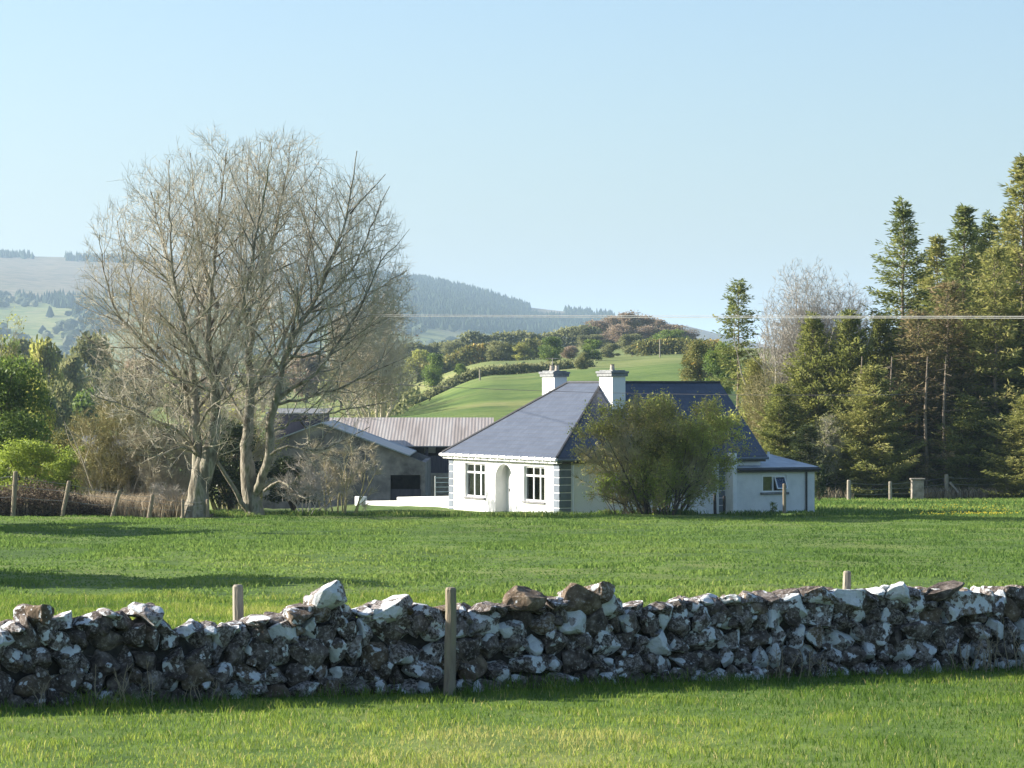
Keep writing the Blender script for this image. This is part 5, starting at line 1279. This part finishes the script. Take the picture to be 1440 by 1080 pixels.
# ------------------------------------------------------------------ rough growth along the field edges
def rough():
    r = np.random.RandomState(9)
    n = 26000; px = r.uniform(-60, 262, n); Y = 137.3 + 5 * r.rand(n) + .4 * r.randn(n); X = (px - 720) * Y / F
    h = (.45 + .75 * r.rand(n)) * (.75 + 1.1 * np.clip(fbm(X * .5, Y * .3, 2, 1) + .2, 0, 1))
    blades('undergrowth', X, Y, h, .025 + .02 * r.rand(n), M['dry'], 'tan dead grass and stems behind the left fence', 'undergrowth', 10, .5)
    n = 16000; px = r.uniform(-60, 150, n); Y = 136.4 + 1.8 * r.rand(n); X = (px - 720) * Y / F
    P = np.stack([X, Y, terrain(X, Y) + r.rand(n) ** 1.3 * 1.25 * (.5 + np.clip(fbm(X * .6, Y, 2) + .4, 0, 1)) * np.clip((190 - px) / 120, .25, 1)], -1)
    o = leaves(P, .16, 3, None, M['bramble'], 'brambles', asp=.25); tag(o, 'dark purplish brambles tangled along the left fence', 'brambles', kind='stuff')
    n = 7000; px = r.uniform(380, 640, n); Y = 147 + 1.0 * r.rand(n); X = (px - 720) * Y / F
    n = 9000; px = r.uniform(1150, 1470, n); Y = 187.5 + 4 * r.rand(n); X = (px - 720) * Y / F; k = (px > 1300) | (r.rand(n) < .25) & ((px < 1200) | (px > 1290)); X, Y = X[k], Y[k]
    blades('undergrowth', X, Y, .35 + .6 * r.rand(len(X)), .04 + .03 * r.rand(len(X)), M['dry'], 'dry tan grass below the conifers on the right', 'undergrowth', 11, .5)
    n = 9000; px = r.uniform(250, 1160, n); Y = 137.0 + 3.2 * r.rand(n); X = (px - 720) * Y / F; c = fbm(X * .7, Y * .5, 3, 2); k = c > -.06; X, Y, c = X[k], Y[k], c[k]
    blades('long_grass', X, Y, .12 + .18 * r.rand(len(X)) + .6 * np.clip(c, 0, .4), .03 + .02 * r.rand(len(X)), M['field_blade'], 'longer uncut grass along the foot of the farmhouse walls', 'grass', 12, .6)
    # dandelions
    n = 220; px = np.concatenate([r.normal(1330, 30, n // 2), r.normal(1395, 25, n // 2)]); yy = np.concatenate([r.normal(722, 3.5, n // 2), r.normal(724, 4, n // 2)]); k = yy > 712; px, yy = px[k], yy[k]
    Y = 12825 / (yy - 633.7); X = (px - 720) * Y / F; P = np.stack([X, Y, terrain(X, Y) + .16], -1)
    M['yellow'] = mat_noise('dandelion', [(.4, (.62, .48, .03)), (.6, (.7, .56, .05))], 3, .8, 0)
    bm = bmesh.new(); bmesh.ops.create_icosphere(bm, subdivisions=1, radius=1); T = np.array([v.co[:] for v in bm.verts]); Fc = np.array([[v.index for v in f.verts] for f in bm.faces]); bm.free()
    m = len(T); V = (P[:, None] + T[None] * np.array([.035, .035, .018])).reshape(-1, 3); FF = (Fc[None] + (np.arange(len(P)) * m)[:, None, None]).reshape(-1, 3)
    tag(link('dandelions', arr_mesh('dandelions', V, FF), M['yellow']), 'scatter of yellow dandelions in the field on the right', 'dandelions', kind='stuff')
rough()

# ------------------------------------------------------------------ fences
def fence(label, posts, wires, mat):
    root = thing('wire_fence', label, 'fence', (0, 0, 0))
    tops = []
    for (px, Y, yt, w, lean) in posts:
        post('post', '', px, Y, yt, w, M[mat], lean, root); X = PX(px, Y); g = tz(X, Y); tops.append((X, Y, g, PZ(yt, Y), lean))
    for f in wires:
        pts = []
        for i in range(len(tops) - 1):
            a, b = tops[i], tops[i + 1]
            for k in range(5):
                t = k / 5; X = a[0] + a[4] * f + (b[0] + b[4] * f - a[0] - a[4] * f) * t; Y = a[1] + (b[1] - a[1]) * t
                za = a[2] + (a[3] - a[2]) * f; zb = b[2] + (b[3] - b[2]) * f; pts.append((X, Y - .06, za + (zb - za) * t - .05 * math.sin(math.pi * t)))
        mb = MB(); mb.tube(pts, .009, 4); mb.build('wire', M['wire'], root)
    return root
fence('old wire fence with crooked wooden posts along the left edge of the field', [(-40, 136, 668, 7, .1), (18, 136, 664, 7, .12), (86, 136, 677, 6, .35), (155, 136, 690, 5.5, .40), (208, 136, 696, 6, .20), (257, 136, 703, 4.5, .0), (292, 136, 703, 5, .0)], (.45, .72, .92), 'post')
rf = fence('wire fence with wooden posts in front of the conifers', [(1194, 178, 676, 6, 0), (1252, 183, 678, 5, 0), (1331, 188, 668, 6, 0), (1416, 188, 670, 7, 0), (1480, 188, 670, 7, 0)], (.4, .65, .9), 'post_grey')
X = PX(1334, 188); bmb = MB(); bmb.tube([(X + .05, 187.9, PZ(678, 188)), (X + .95, 187.8, tz(X, 188) - .1)], .08, 8); bmb.build('brace', M['post_grey'], rf)
X = PX(1290, 186); gp = MB(); g = tz(X, 186)
gp.box(X - .35, X + .35, 185.7, 186.3, g - .3, PZ(675, 186)); gp.box(X - .42, X + .42, 185.63, 186.37, PZ(675, 186) + .002, PZ(672.5, 186)); tag(gp.build('gate_pillar', M['pillar'], bevel=.03), 'square rough stone gate pillar in front of the conifers', 'pillar')
M['post_dark'] = mat_noise('post_dark', [(.4, (.02, .02, .025)), (.6, (.05, .045, .045))], 5, .8, .3)
post('fence_post', 'dark slim post left of the second quoin by the farmhouse side wall', 1006, 141.5, 695, 4.5, M['post_dark'], -.03)
post('fence_post', 'dark slim post right of the second quoin by the farmhouse side wall', 1018.5, 141.8, 698, 4, M['post_dark'])
post('fence_post', 'brown wooden post standing in front of the annex window', 1103, 142.5, 681, 5, M['post'])
leafy('small_shrub', 'small dark green tuft at the foot of the annex wall', 64, 1087, 143, 16, 706, 'fresh', 'shrub', n=1500, size=.5, tf=.02)
post('utility_pole', 'pale wooden pole by the hedge on the green hill left of the chimneys', 675, 440, 520, 2.6, M['post_grey'], cat='pole')
post('utility_pole', 'thin pole on the hilltop right of the brown grove', 928, 560, 477, 2, M['post_grey'], cat='pole')

# cables
def cable(label, a, b, r0, mat, sag=.0, ext=(0, 0)):
    pa = Vector((PX(a[0], a[2]), a[2], PZ(a[1], a[2]))); pb = Vector((PX(b[0], b[2]), b[2], PZ(b[1], b[2]))); d = pb - pa; pa = pa - d * ext[0]; pb = pb + d * ext[1]; d = pb - pa
    mb = MB(); mb.tube([pa + d * (i / 24) + Vector((0, 0, -sag * 4 * (i / 24) * (1 - i / 24))) for i in range(25)], r0, 6); return tag(mb.build('overhead_cable', M[mat], smooth=True), label, 'cable')
cable('thick pale overhead cable, the upper one crossing in front of the conifers', (560, 441, 128), (1440, 443.5, 62), .0085, 'cable_pale', .05, (.9, .25))
cable('thick pale overhead cable, the lower one crossing in front of the conifers', (560, 443, 128), (1440, 446, 62), .0085, 'cable_pale', .05, (.9, .25))
cable('thin dark cable crossing just under the slate roof ridge', (600, 534, 128), (1100, 549, 120), .011, 'cable_dark', .3, (.6, .35))

# ------------------------------------------------------------------ haze
hm = bpy.data.materials.new('haze'); hm.use_nodes = True; hn = hm.node_tree
for nd in list(hn.nodes): hn.nodes.remove(nd)
ho = hn.nodes.new('ShaderNodeOutputMaterial'); pv = hn.nodes.new('ShaderNodeVolumePrincipled')
pv.inputs['Color'].default_value = (.58, .78, 1.0, 1); pv.inputs['Density'].default_value = .00009; pv.inputs['Anisotropy'].default_value = .2
hn.links.new(pv.outputs[0], ho.inputs['Volume'])
hb_ = MB(); hb_.box(-9000, 9000, -120, 31000, -75, 330)
tag(hb_.build('haze', hm), 'thin blue morning haze over the valley', 'haze', kind='stuff')
